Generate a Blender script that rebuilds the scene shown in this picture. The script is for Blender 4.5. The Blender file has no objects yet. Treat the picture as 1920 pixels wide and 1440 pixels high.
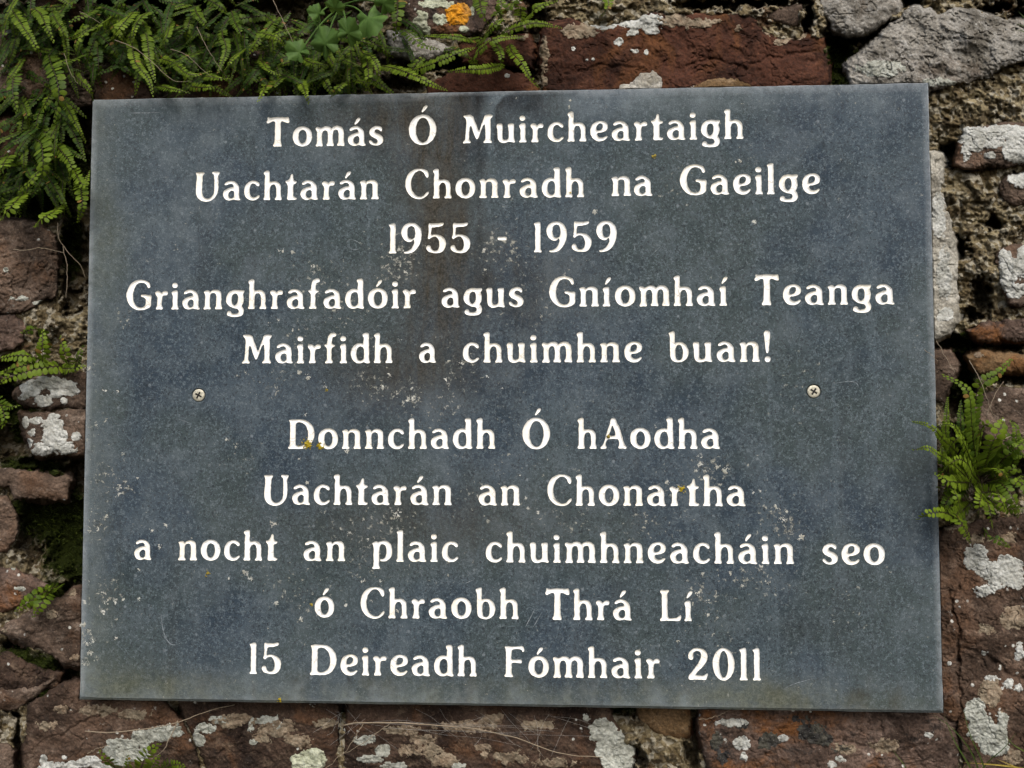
import bpy, math, random
import numpy as np
from mathutils import Vector, Matrix
from mathutils.geometry import delaunay_2d_cdt

SC = bpy.context.scene
COL = SC.collection
random.seed(7)
RNG = np.random.default_rng(7)

# ------------------------------------------------------------------ camera, light, exposure
F_PX = 1500.0                                   # focal length in pixels of the 1920 px wide photograph
CAM_P = np.array([0.03039, -0.49645, -0.01541])
CAM_R = (0.04309, 0.00116, 0.04646)             # pitch, roll, yaw
PW, PH, PT = 0.53, 0.53 * 0.72279, 0.015        # slate plaque: width, height, thickness


def cam_rot(r):
    cx, cy, cz = np.cos(r)
    sx, sy, sz = np.sin(r)
    Rz = np.array([[cz, -sz, 0], [sz, cz, 0], [0, 0, 1]])
    Rx = np.array([[1, 0, 0], [0, cx, -sx], [0, sx, cx]])
    Ry = np.array([[cy, 0, sy], [0, 1, 0], [-sy, 0, cy]])
    return Rz @ Rx @ Ry


CR = cam_rot(np.array(CAM_R))
cam = bpy.data.cameras.new('camera')
cam.sensor_fit = 'HORIZONTAL'
cam.sensor_width = 36.0
cam.lens = 36.0 * F_PX / 1920.0
cam.clip_start = 0.02
cam.clip_end = 500.0
camo = bpy.data.objects.new('camera', cam)
COL.objects.link(camo)
camo.matrix_world = Matrix((
    (CR[0, 0], CR[0, 2], -CR[0, 1], CAM_P[0]),
    (CR[1, 0], CR[1, 2], -CR[1, 1], CAM_P[1]),
    (CR[2, 0], CR[2, 2], -CR[2, 1], CAM_P[2]), (0, 0, 0, 1)))
SC.camera = camo

SUN_EL, SUN_AZ = math.radians(46), math.radians(14)      # high, in front of the wall, a little to the right
world = bpy.data.worlds.new('World')
SC.world = world
world.use_nodes = True
wn = world.node_tree
sky = wn.nodes.new('ShaderNodeTexSky')
sky.sky_type = 'NISHITA'
sky.sun_disc = False
sky.sun_elevation = SUN_EL
sky.sun_rotation = math.pi - SUN_AZ
sky.dust_density = 4.0
sky.ozone_density = 1.0
wn.links.new(sky.outputs[0], wn.nodes['Background'].inputs[0])
wn.nodes['Background'].inputs[1].default_value = 0.105
sun = bpy.data.lights.new('sun', 'SUN')
sun.energy = 1.35
sun.angle = math.radians(40)
sun.color = (1.0, 0.985, 0.955)
suno = bpy.data.objects.new('sun', sun)
COL.objects.link(suno)
sd_ = Vector((math.sin(SUN_AZ) * math.cos(SUN_EL), -math.cos(SUN_AZ) * math.cos(SUN_EL), math.sin(SUN_EL)))
suno.rotation_euler = sd_.to_track_quat('Z', 'Y').to_euler()
suno.location = sd_ * 5
SC.view_settings.view_transform = 'Standard'
SC.view_settings.look = 'None'
SC.view_settings.gamma = 1.0
SC.view_settings.use_curve_mapping = False
SC.view_settings.exposure = 0.8


def px3(x, y, d=0.0):
    """photo pixel (1920x1440) -> world point on the plane y = d (d may be an array)"""
    x = np.asarray(x, float)
    y = np.asarray(y, float)
    v = np.stack([(x - 960) / F_PX, np.ones_like(x), -(y - 720) / F_PX], -1) @ CR.T
    t = (d - CAM_P[1]) / v[..., 1]
    return CAM_P + v * t[..., None]


def to_px(P):
    q = (np.asarray(P, float) - CAM_P) @ CR
    return 960 + F_PX * q[..., 0] / q[..., 1], 720 - F_PX * q[..., 2] / q[..., 1]


# ------------------------------------------------------------------ numpy noise
_T = np.random.default_rng(3).random((256, 256))


def vnoise(x, y, seed=0):
    x = np.asarray(x, float) + seed * 17.31
    y = np.asarray(y, float) + seed * 9.77
    xi = np.floor(x).astype(int)
    yi = np.floor(y).astype(int)
    fx = x - xi
    fy = y - yi
    fx = fx * fx * fx * (fx * (fx * 6 - 15) + 10)
    fy = fy * fy * fy * (fy * (fy * 6 - 15) + 10)
    a = _T[xi & 255, yi & 255]
    b = _T[(xi + 1) & 255, yi & 255]
    c = _T[xi & 255, (yi + 1) & 255]
    d = _T[(xi + 1) & 255, (yi + 1) & 255]
    return (a + (b - a) * fx) * (1 - fy) + (c + (d - c) * fx) * fy


def fbm(x, y, octaves=4, seed=0, gain=0.5):
    """about -1 .. 1"""
    s, a, t = 0.0, 1.0, 0.0
    for i in range(octaves):
        c, n = math.cos(0.6 * i), math.sin(0.6 * i)
        s = s + a * (vnoise((x * c - y * n) * 2 ** i, (x * n + y * c) * 2 ** i, seed + i) - 0.5) * 2
        t += a
        a *= gain
    return s / t * 1.3


def sstep(a, b, x):
    t = np.clip((x - a) / (b - a), 0, 1)
    return t * t * (3 - 2 * t)


def poly_sd(px, py, poly):
    """signed distance, positive inside"""
    px = np.asarray(px, float)
    py = np.asarray(py, float)
    P = np.asarray(poly, float)
    d = np.full(px.shape, 1e18)
    ins = np.zeros(px.shape, bool)
    n = len(P)
    for i in range(n):
        ax, ay = P[i]
        bx, by = P[(i + 1) % n]
        ex, ey = bx - ax, by - ay
        t = np.clip(((px - ax) * ex + (py - ay) * ey) / (ex * ex + ey * ey + 1e-12), 0, 1)
        d = np.minimum(d, (px - ax - t * ex) ** 2 + (py - ay - t * ey) ** 2)
        if ay != by:
            ins ^= ((ay > py) != (by > py)) & (px < ex * (py - ay) / (by - ay) + ax)
    d = np.sqrt(d)
    return np.where(ins, d, -d)


# ------------------------------------------------------------------ object helpers
def link_mesh(name, V, faces, mats, parent=None, attrs=None, mat_idx=None, smooth=True, origin=None):
    """faces: list of tuples, or an (n, k) int array"""
    V = np.asarray(V, float)
    if origin is None:
        origin = (V.min(0) + V.max(0)) / 2
    me = bpy.data.meshes.new(name)
    L = V - origin
    if isinstance(faces, np.ndarray):
        k = faces.shape[1]
        n = faces.shape[0]
        me.vertices.add(len(L))
        me.vertices.foreach_set('co', L.astype(np.float32).ravel())
        me.loops.add(n * k)
        me.loops.foreach_set('vertex_index', faces.astype(np.int32).ravel())
        me.polygons.add(n)
        me.polygons.foreach_set('loop_start', np.arange(0, n * k, k, dtype=np.int32))
        me.update(calc_edges=True)
    else:
        me.from_pydata([tuple(p) for p in L], [], faces)
    me.polygons.foreach_set('use_smooth', np.full(len(me.polygons), bool(smooth)))
    for m in (mats if isinstance(mats, (list, tuple)) else [mats]):
        me.materials.append(m)
    if mat_idx is not None:
        me.polygons.foreach_set('material_index', np.asarray(mat_idx, np.int32))
    for an, av in (attrs or {}).items():
        a = me.attributes.new(an, 'FLOAT', 'POINT')
        a.data.foreach_set('value', np.asarray(av, np.float32))
    me.update()
    o = bpy.data.objects.new(name, me)
    COL.objects.link(o)
    if parent is not None:
        o.parent = parent
        w = np.array(parent.location)
        pp = parent.parent
        while pp is not None:
            w = w + np.array(pp.location)
            pp = pp.parent
        o.location = Vector(np.asarray(origin) - w)
    else:
        o.location = Vector(origin)
    return o


def tag(o, label=None, cat=None, group=None, kind=None):
    for k, v in (('label', label), ('category', cat), ('group', group), ('kind', kind)):
        if v:
            o[k] = v
    return o


def empty(name, loc):
    o = bpy.data.objects.new(name, None)
    o.empty_display_size = 0.01
    o.location = Vector(loc)
    COL.objects.link(o)
    return o


# ------------------------------------------------------------------ materials
class NT:
    def __init__(self, name, rough=0.9, spec=0.3):
        self.m = bpy.data.materials.new(name)
        self.m.use_nodes = True
        self.t = self.m.node_tree
        self.b = self.t.nodes['Principled BSDF']
        self.b.inputs['Roughness'].default_value = rough
        self.b.inputs['Specular IOR Level'].default_value = spec
        self.co = self.t.nodes.new('ShaderNodeTexCoord').outputs['Object']
        oi = self.t.nodes.new('ShaderNodeObjectInfo')
        self.rnd = oi.outputs['Random']
        v = self.t.nodes.new('ShaderNodeVectorMath')
        v.operation = 'MULTIPLY_ADD'
        v.inputs[0].default_value = (7.3, 3.1, 5.7)
        self.t.links.new(self.rnd, v.inputs[1])
        self.t.links.new(self.co, v.inputs[2])
        self.vec = v.outputs[0]

    def put(self, sock, v):
        if hasattr(v, 'is_linked'):
            self.t.links.new(v, sock)
        elif isinstance(v, (tuple, list)) and len(v) == 3 and sock.type == 'RGBA':
            sock.default_value = (*v, 1)
        else:
            sock.default_value = v

    def noise(self, scale, detail=4, rough=0.6, dist=0.0, stretch=None):
        n = self.t.nodes.new('ShaderNodeTexNoise')
        n.inputs['Scale'].default_value = scale
        n.inputs['Detail'].default_value = detail
        n.inputs['Roughness'].default_value = rough
        n.inputs['Distortion'].default_value = dist
        vec = self.vec
        if stretch:
            mp = self.t.nodes.new('ShaderNodeMapping')
            mp.inputs['Scale'].default_value = stretch
            self.t.links.new(vec, mp.inputs['Vector'])
            vec = mp.outputs[0]
        self.t.links.new(vec, n.inputs['Vector'])
        return n.outputs['Fac']

    def voronoi(self, scale, out='Distance', feature='F1', rand=1.0):
        n = self.t.nodes.new('ShaderNodeTexVoronoi')
        n.feature = feature
        n.inputs['Scale'].default_value = scale
        n.inputs['Randomness'].default_value = rand
        self.t.links.new(self.vec, n.inputs['Vector'])
        return n.outputs[out]

    def attr(self, name):
        n = self.t.nodes.new('ShaderNodeAttribute')
        n.attribute_name = name
        return n.outputs['Fac']

    def math(self, op, a, b=0.0, clamp=False):
        n = self.t.nodes.new('ShaderNodeMath')
        n.operation = op
        n.use_clamp = clamp
        self.put(n.inputs[0], a)
        self.put(n.inputs[1], b)
        return n.outputs[0]

    def ramp(self, f, a, b, lo=0.0, hi=1.0, smooth=True):
        n = self.t.nodes.new('ShaderNodeMapRange')
        n.interpolation_type = 'SMOOTHSTEP' if smooth else 'LINEAR'
        n.inputs['From Min'].default_value = a
        n.inputs['From Max'].default_value = b
        n.inputs['To Min'].default_value = lo
        n.inputs['To Max'].default_value = hi
        self.put(n.inputs['Value'], f)
        return n.outputs[0]

    def mix(self, f, a, b, mode='MIX'):
        n = self.t.nodes.new('ShaderNodeMix')
        n.data_type = 'RGBA'
        n.blend_type = mode
        self.put(n.inputs[0], f)
        self.put(n.inputs[6], a)
        self.put(n.inputs[7], b)
        return n.outputs[2]

    def sepx(self, vec, i):
        n = self.t.nodes.new('ShaderNodeSeparateXYZ')
        self.t.links.new(vec, n.inputs[0])
        return n.outputs[i]

    def color(self, c):
        self.put(self.b.inputs['Base Color'], c)

    def bump(self, h, dist=0.001, strength=1.0):
        n = self.t.nodes.new('ShaderNodeBump')
        n.inputs['Distance'].default_value = dist
        n.inputs['Strength'].default_value = strength
        self.t.links.new(h, n.inputs['Height'])
        self.t.links.new(n.outputs[0], self.b.inputs['Normal'])


def mat_stone(name, dark, mid, light, lichen=0.0, rust=0.0, black=0.0, grey=None, bump=0.0012):
    n = NT(name, 0.95, 0.10)
    c = n.mix(n.ramp(n.noise(38, 5, 0.62), 0.36, 0.64), dark, mid)
    c = n.mix(n.ramp(n.noise(80, 6, 0.7, 0.6, (1, 1, 1.4)), 0.50, 0.78), c, light)
    if rust:
        c = n.mix(n.math('MULTIPLY', n.ramp(n.noise(24, 5, 0.6, 0.8), 0.5, 0.66), rust), c, (0.17, 0.07, 0.022))
    if grey:
        c = n.mix(n.ramp(n.noise(60, 6, 0.75, 0.3), 0.47, 0.6), c, grey)
    fine = n.noise(620, 4, 0.75)
    c = n.mix(n.ramp(fine, 0.3, 0.7, 0.0, 1.0), n.mix(0.55, c, (0.012, 0.010, 0.009)), c)
    c = n.mix(n.ramp(n.noise(900, 2, 0.6), 0.62, 0.74, 0, 0.4), c, light)
    if black:
        c = n.mix(n.math('MULTIPLY', n.ramp(n.noise(45, 6, 0.8, 0.5), 0.55, 0.62), black), c, (0.02, 0.019, 0.018))
    if lichen:
        l1 = n.ramp(n.noise(55, 7, 0.78, 0.3), 0.655 - 0.1 * lichen, 0.70 - 0.1 * lichen)
        c = n.mix(n.math('MULTIPLY', l1, 0.85), c, n.mix(n.noise(400, 3), (0.26, 0.25, 0.22), (0.46, 0.46, 0.42)))
        d = n.ramp(n.voronoi(130), 0.10, 0.16, 1.0, 0.0)
        d = n.math('MULTIPLY', d, n.ramp(n.noise(30, 2), 0.52, 0.58))
        c = n.mix(d, c, (0.45, 0.45, 0.41))
    n.color(c)
    h = n.math('ADD', n.noise(120, 8, 0.68, 0.3, (1, 1, 1.3)), n.math('MULTIPLY', n.noise(560, 5, 0.7), 0.5))
    n.bump(h, bump, 1.0)
    return n.m


M = {}
M['red'] = mat_stone('red_sandstone', (0.026, 0.011, 0.007), (0.085, 0.034, 0.020), (0.16, 0.072, 0.042), 0.0, 0.5, bump=0.0010)
M['brown'] = mat_stone('brown_sandstone', (0.052, 0.036, 0.026), (0.152, 0.107, 0.078), (0.30, 0.235, 0.185), 0.12, 0.25, bump=0.0015)
M['rusty'] = mat_stone('rusty_sandstone', (0.040, 0.026, 0.018), (0.122, 0.079, 0.055), (0.24, 0.175, 0.13), 0.05, 0.25, 0.3, bump=0.0013)
M['dark'] = mat_stone('dark_sandstone', (0.024, 0.015, 0.011), (0.078, 0.050, 0.035), (0.20, 0.145, 0.10), 0.15, 0.3, 0.35, bump=0.0015)
M['pink'] = mat_stone('pink_sandstone', (0.054, 0.036, 0.027), (0.16, 0.108, 0.082), (0.28, 0.21, 0.17), 0.2, 0.9, 0.6, bump=0.0014)
M['grey'] = mat_stone('grey_stone', (0.13, 0.118, 0.096), (0.31, 0.29, 0.25), (0.52, 0.51, 0.475), 0.3, 0.15, 0.35, (0.33, 0.315, 0.28))
M['pale'] = mat_stone('pale_stone', (0.27, 0.25, 0.20), (0.46, 0.44, 0.375), (0.62, 0.60, 0.54), 0.2, 0.0, 0.35)
M['ochre'] = mat_stone('ochre_stone', (0.10, 0.06, 0.025), (0.19, 0.12, 0.06), (0.32, 0.23, 0.14), 0.1, 0.7)


def mat_mortar():
    n = NT('lime_mortar', 0.97, 0.05)
    c = n.mix(n.ramp(n.noise(45, 6, 0.65), 0.35, 0.65), (0.16, 0.118, 0.060), (0.44, 0.365, 0.215))
    c = n.mix(n.ramp(n.noise(150, 5, 0.75, 0.4), 0.52, 0.66), c, (0.52, 0.47, 0.34))
    c = n.mix(n.ramp(n.noise(75, 5, 0.7, 0.5), 0.60, 0.70), c, (0.05, 0.04, 0.03))
    c = n.mix(n.math('MULTIPLY', n.ramp(n.noise(33, 4, 0.6), 0.6, 0.68), 0.7), c, (0.14, 0.055, 0.03))
    g = n.voronoi(260, 'Color')
    c = n.mix(n.ramp(n.noise(520, 4, 0.75), 0.3, 0.7), n.mix(0.45, c, (0.018, 0.014, 0.01)), c)
    gr_ = n.sepx(g, 0)
    c = n.mix(n.ramp(gr_, 0.72, 0.80, 0, 0.75), c, (0.50, 0.46, 0.36))
    c = n.mix(n.ramp(gr_, 0.22, 0.14, 0, 0.6), c, (0.04, 0.03, 0.022))
    mortar_shade = n.attr('mortar_shade')
    c = n.mix(n.math('MULTIPLY', mortar_shade, 0.65), c, n.mix(n.noise(200, 4), (0.012, 0.009, 0.006), (0.04, 0.028, 0.018)))  # dark colour standing in for shade in gaps and under the plaque
    ms = n.ramp(n.math('ADD', n.attr('moss'), n.math('MULTIPLY', n.math('SUBTRACT', n.noise(120, 5, 0.7), 0.5), 1.6)), 0.35, 0.75)
    c = n.mix(ms, c, n.mix(n.noise(300, 3), (0.008, 0.012, 0.003), (0.035, 0.045, 0.008)))
    n.color(c)
    h = n.math('ADD', n.noise(190, 8, 0.8, 0.3), n.math('MULTIPLY', n.noise(700, 4, 0.75), 0.6))
    h = n.math('ADD', h, n.math('MULTIPLY', gr_, 0.25))
    n.bump(h, 0.003, 1.0)
    return n.m


M['mortar'] = mat_mortar()


def mat_crust(name, a, b, speck):
    n = NT(name, 0.95, 0.1)
    c = n.mix(n.ramp(n.noise(240, 5, 0.7), 0.35, 0.65), a, b)
    c = n.mix(n.ramp(n.noise(420, 4, 0.8), 0.60, 0.68, 0, 0.75), c, speck)
    c = n.mix(n.ramp(n.noise(75, 5, 0.7), 0.42, 0.62, 0, 0.6), c, n.mix(0.62, c, (0.13, 0.125, 0.09)))
    n.color(c)
    n.bump(n.math('ADD', n.noise(420, 6, 0.75), n.math('MULTIPLY', n.voronoi(330), 0.7)), 0.0012, 1.0)
    return n.m


M['crust_white'] = mat_crust('white_lichen', (0.33, 0.335, 0.305), (0.54, 0.545, 0.51), (0.13, 0.12, 0.10))
M['crust_speck'] = mat_crust('pale_speck_lichen', (0.36, 0.36, 0.31), (0.60, 0.60, 0.55), (0.12, 0.12, 0.10))
M['crust_grey'] = mat_crust('grey_lichen', (0.27, 0.28, 0.24), (0.44, 0.45, 0.40), (0.12, 0.11, 0.09))
M['crust_tan'] = mat_crust('tan_lichen', (0.14, 0.10, 0.066), (0.30, 0.24, 0.17), (0.10, 0.07, 0.05))
M['crust_green'] = mat_crust('green_lichen', (0.34, 0.36, 0.25), (0.50, 0.52, 0.40), (0.2, 0.2, 0.12))
M['crust_black'] = mat_crust('black_lichen', (0.015, 0.015, 0.015), (0.05, 0.048, 0.045), (0.3, 0.28, 0.26))
M['crust_orange'] = mat_crust('orange_lichen', (0.42, 0.16, 0.008), (0.62, 0.28, 0.02), (0.55, 0.36, 0.10))
M['crust_yellow'] = mat_crust('yellow_lichen', (0.30, 0.22, 0.01), (0.42, 0.33, 0.03), (0.14, 0.12, 0.01))


def mat_slate():
    n = NT('slate', 0.65, 0.10)
    c = n.mix(n.ramp(n.noise(24, 5, 0.62), 0.38, 0.62), (0.025, 0.039, 0.055), (0.043, 0.061, 0.078))
    c = n.mix(n.ramp(n.noise(9, 4, 0.55), 0.42, 0.58, 0, 0.85), c, (0.042, 0.057, 0.056))
    c = n.mix(n.ramp(n.noise(75, 5, 0.7), 0.42, 0.7, 0, 0.6), c, (0.074, 0.094, 0.106))
    c = n.mix(n.ramp(n.noise(70, 4, 0.6, 0.3, (1, 1, 0.07)), 0.53, 0.72, 0, 0.45), c, (0.085, 0.112, 0.128))
    c = n.mix(n.ramp(n.noise(55, 4, 0.6, 0.3, (1.3, 1, 0.06)), 0.56, 0.74, 0, 0.4), c, (0.030, 0.035, 0.037))
    # fine crystalline grain
    c = n.mix(n.ramp(n.noise(560, 4, 0.9), 0.50, 0.66, 0, 0.8), c, (0.15, 0.185, 0.205))
    c = n.mix(n.ramp(n.noise(640, 3, 0.85), 0.34, 0.48, 0.85, 0), c, (0.018, 0.022, 0.026))
    # fossil and mineral flecks, a few of them large and soft
    v = n.ramp(n.voronoi(150), 0.08, 0.2, 1.0, 0.0)
    v = n.math('MULTIPLY', v, n.ramp(n.sepx(n.voronoi(150, 'Color'), 0), 0.6, 0.95))
    v = n.math('MULTIPLY', v, n.ramp(n.noise(500, 3, 0.7), 0.3, 0.6))
    c = n.mix(n.math('MULTIPLY', v, 0.6), c, (0.22, 0.25, 0.27))
    v2 = n.ramp(n.voronoi(300), 0.10, 0.26, 1.0, 0.0)
    v2 = n.math('MULTIPLY', v2, n.ramp(n.sepx(n.voronoi(300, 'Color'), 1), 0.78, 1.0))
    c = n.mix(n.math('MULTIPLY', v2, 0.6), c, (0.34, 0.36, 0.37))
    # dirt washed down by rain, algae at the edges, pale bloom with the lighting gradient
    st = n.attr('stain')
    sv = n.ramp(n.noise(95, 6, 0.75, 0.2, (1.6, 1, 0.22)), 0.3, 0.68, 0.5, 1.25)
    c = n.mix(n.math('MULTIPLY', st, n.math('MULTIPLY', sv, 0.9), True), c, n.mix(n.ramp(n.noise(600, 3, 0.8), 0.35, 0.65), (0.021, 0.019, 0.014), (0.060, 0.054, 0.042)))
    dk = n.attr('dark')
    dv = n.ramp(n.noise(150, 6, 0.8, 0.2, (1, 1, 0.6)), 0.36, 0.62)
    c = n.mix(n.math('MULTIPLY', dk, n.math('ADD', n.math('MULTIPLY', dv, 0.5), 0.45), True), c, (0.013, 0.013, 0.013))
    gr = n.attr('algae')
    gv = n.ramp(n.noise(70, 5, 0.7), 0.25, 0.65, 0.4, 1.0)
    c = n.mix(n.math('MULTIPLY', gr, n.math('MULTIPLY', gv, 0.75), True), c, n.mix(n.ramp(n.noise(500, 3, 0.8), 0.35, 0.65), (0.066, 0.070, 0.042), (0.135, 0.142, 0.098)))
    bl = n.attr('bloom_light')
    c = n.mix(n.math('MULTIPLY', bl, n.ramp(n.noise(60, 6, 0.75), 0.35, 0.7, 0.2, 0.85), True), c, (0.158, 0.188, 0.203))
    c = n.mix(n.math('MULTIPLY', n.attr('worn'), n.ramp(n.noise(300, 4, 0.7), 0.35, 0.6, 0.5, 1.0), True), c, (0.36, 0.39, 0.41))
    # pale lichen dust and black specks
    sp = n.attr('speck')
    nz = n.noise(330, 6, 0.74, 0.4)
    s1 = n.ramp(n.math('ADD', nz, n.math('MULTIPLY', sp, 0.12)), 0.65, 0.74)
    c = n.mix(n.math('MULTIPLY', s1, 0.8), c, n.mix(n.noise(160, 2), (0.42, 0.43, 0.40), (0.32, 0.30, 0.22)))
    bs = n.ramp(n.math('ADD', n.noise(560, 5, 0.78), n.math('MULTIPLY', sp, 0.12)), 0.66, 0.72)
    c = n.mix(n.math('MULTIPLY', bs, 0.7), c, (0.012, 0.012, 0.009))
    n.color(c)
    n.put(n.b.inputs['Roughness'], n.ramp(n.noise(120, 4, 0.6), 0.3, 0.7, 0.5, 0.75))
    n.bump(n.math('ADD', n.noise(900, 4, 0.75), n.math('MULTIPLY', n.noise(140, 4, 0.6), 0.5)), 0.0004, 1.0)
    return n.m


M['slate'] = mat_slate()


def mat_paint():
    n = NT('cream_paint', 0.6, 0.3)
    c = n.mix(n.ramp(n.noise(55, 3, 0.6), 0.4, 0.7), (0.86, 0.86, 0.835), (0.83, 0.805, 0.72))
    c = n.mix(n.ramp(n.noise(800, 4, 0.75), 0.64, 0.72, 0, 0.55), c, (0.42, 0.36, 0.25))
    # hairline cracks in the old paint
    cr = n.ramp(n.voronoi(170, 'Distance', 'DISTANCE_TO_EDGE'), 0.0, 0.035, 1.0, 0.0)
    cr = n.math('MULTIPLY', cr, n.ramp(n.noise(60, 3), 0.5, 0.62))
    c = n.mix(n.math('MULTIPLY', cr, 0.55), c, (0.25, 0.2, 0.13))
    c = n.mix(n.ramp(n.attr('rim'), 0.0, 1.0, 0.0, 0.28), c, (0.55, 0.49, 0.33))  # shading along the groove edges put into the paint as a brownish tint
    n.color(c)
    n.bump(n.noise(500, 4, 0.7), 0.0003, 1.0)
    return n.m


M['paint'] = mat_paint()


def mat_screw():
    n = NT('coated_screw_steel', 0.5, 0.5)
    n.b.inputs['Metallic'].default_value = 0.25
    c = n.mix(n.ramp(n.noise(900, 4, 0.7), 0.35, 0.65), (0.32, 0.30, 0.225), (0.56, 0.535, 0.43))
    n.color(c)
    n.bump(n.noise(1500, 3, 0.7), 0.0001, 1.0)
    return n.m


M['screw'] = mat_screw()
n_ = NT('screw_recess_shade', 0.7, 0.3)
n_.color(n_.mix(n_.noise(1500, 2), (0.004, 0.003, 0.003), (0.012, 0.010, 0.008)))
M['recess'] = n_.m


def mat_leaf(name, a, b, c3, trans=0.35):
    n = NT(name, 0.55, 0.18)
    at = n.attr('tone')
    c = n.mix(at, a, b)
    c = n.mix(n.ramp(at, 0.93, 0.96), c, c3)
    c = n.mix(n.ramp(n.noise(300, 3), 0.3, 0.7, 0, 0.35), c, (0.02, 0.035, 0.006))
    n.color(c)
    tr = n.t.nodes.new('ShaderNodeBsdfTranslucent')
    n.put(tr.inputs[0], n.mix(0.5, c, (0.16, 0.22, 0.02)))
    mx = n.t.nodes.new('ShaderNodeMixShader')
    mx.inputs[0].default_value = trans
    n.t.links.new(n.b.outputs[0], mx.inputs[1])
    n.t.links.new(tr.outputs[0], mx.inputs[2])
    n.t.links.new(mx.outputs[0], n.t.nodes['Material Output'].inputs[0])
    return n.m


M['fern'] = mat_leaf('fern_leaf', (0.024, 0.058, 0.005), (0.185, 0.265, 0.016), (0.26, 0.15, 0.04))
M['broad'] = mat_leaf('broad_leaf', (0.06, 0.13, 0.025), (0.13, 0.23, 0.05), (0.2, 0.2, 0.04))
M['grass'] = mat_leaf('grass_blade', (0.03, 0.055, 0.010), (0.10, 0.14, 0.03), (0.38, 0.28, 0.06), 0.25)
M['moss'] = mat_leaf('moss_leaf', (0.014, 0.022, 0.004), (0.075, 0.10, 0.014), (0.12, 0.11, 0.03), 0.2)
n_ = NT('fern_stalk', 0.5, 0.4)
n_.color(n_.mix(n_.noise(300, 2), (0.014, 0.008, 0.005), (0.05, 0.026, 0.012)))
M['stalk'] = n_.m
n_ = NT('dry_stem', 0.85, 0.2)
n_.color(n_.mix(n_.noise(240, 4), (0.12, 0.09, 0.06), (0.34, 0.28, 0.20)))
M['dry'] = n_.m
n_ = NT('cobweb_silk', 0.6, 0.4)
n_.color(n_.mix(n_.noise(200, 2), (0.35, 0.34, 0.31), (0.55, 0.54, 0.5)))
M['silk'] = n_.m


# ------------------------------------------------------------------ lettering, traced once per character
# char: (zoom scale, left X, baseline Y, photo x, photo y of the sample, contours in zoomed pixels)
G = {}
G['T'] = (8, 72, 632, 515, 272, [[(95,195),(130,203),(245,194),(360,200),(400,197),(412,225),(415,275),(400,285),(370,278),(330,262),(300,258),(290,275),(290,400),(290,560),(305,622),(298,635),(245,634),(185,635),(175,618),(195,570),(203,400),(203,280),(195,262),(170,258),(130,275),(95,288),(78,275),(76,262),(88,235)]])
G['o'] = (8, 455, 628, 565, 272, [[(600,333),(655,343),(705,375),(735,425),(745,485),(735,545),(705,595),(655,625),(600,635),(545,622),(495,590),(465,540),(455,483),(465,425),(495,375),(545,343)], [(603,383),(640,400),(660,440),(665,490),(655,545),(630,580),(600,590),(570,575),(548,530),(543,485),(548,435),(568,400)]])
G['m'] = (8, 800, 622, 615, 272, [[(805,355),(830,338),(860,345),(885,353),(905,348),(940,330),(985,328),(1020,340),(1040,358),(1075,338),(1130,325),(1180,340),(1215,375),(1228,430),(1228,540),(1238,608),(1230,625),(1185,622),(1135,622),(1128,608),(1145,570),(1150,480),(1145,410),(1125,385),(1100,385),(1075,400),(1065,440),(1065,560),(1078,608),(1070,625),(1020,622),(975,622),(968,608),(985,570),(990,450),(975,400),(950,388),(925,395),(905,425),(903,560),(915,610),(905,628),(860,625),(815,628),(808,612),(825,575),(828,480),(825,410),(805,375)]])
G['a'] = (8, 600, 575, 780, 1050, [[(622,325),(640,298),(690,275),(745,275),(800,300),(838,345),(850,400),(850,500),(858,545),(872,568),(860,580),(800,576),(765,568),(730,577),(690,580),(640,562),(608,518),(600,470),(620,425),(665,395),(720,375),(758,366),(762,345),(745,325),(715,318),(685,325),(655,340),(630,340)], [(740,425),(770,440),(775,480),(770,525),(740,548),(705,540),(685,510),(685,470),(705,440)]])
G['s'] = (10.667, 1430, 701, 980, 575, [[(1697,385),(1680,415),(1660,405),(1630,380),(1590,370),(1555,385),(1545,415),(1570,445),(1620,465),(1680,500),(1718,560),(1715,625),(1680,675),(1620,700),(1560,705),(1500,690),(1450,660),(1430,625),(1440,600),(1470,597),(1495,620),(1530,650),(1570,660),(1600,640),(1605,605),(1580,570),(1530,545),(1470,510),(1437,460),(1440,400),(1475,345),(1530,315),(1590,302),(1650,312),(1690,345)]])
G['u'] = (10.667, 973, 698, 930, 575, [[(973,350),(990,322),(1030,310),(1080,318),(1092,350),(1092,480),(1092,600),(1105,635),(1135,650),(1170,645),(1205,625),(1215,580),(1215,460),(1212,400),(1200,365),(1200,340),(1230,318),(1290,315),(1322,330),(1322,450),(1322,590),(1333,655),(1345,690),(1330,705),(1280,697),(1215,687),(1170,700),(1110,710),(1050,695),(1010,650),(995,600),(990,500),(987,430),(975,380)]])
G['g'] = (10.667, 515, 697, 890, 575, [[(887,345),(872,375),(858,400),(868,440),(878,510),(865,580),(840,640),(860,670),(878,720),(872,790),(835,835),(780,855),(690,862),(600,850),(545,825),(533,795),(550,755),(590,738),(620,755),(630,785),(660,800),(710,800),(760,785),(778,750),(765,710),(730,690),(680,682),(620,660),(560,615),(522,555),(515,500),(530,430),(570,365),(630,325),(700,312),(780,318),(840,316),(880,322)], [(700,385),(735,395),(758,440),(762,510),(745,580),(690,630),(650,600),(630,540),(630,470),(650,410)]])
G['r'] = (6.62, 655, 506, 1130, 1162, [[(655,290),(675,270),(700,265),(725,278),(740,292),(760,275),(790,265),(815,275),(822,300),(810,320),(785,323),(760,327),(748,350),(745,400),(745,450),(757,493),(750,508),(710,508),(670,508),(667,495),(680,465),(685,400),(682,340),(665,315)]])
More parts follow.
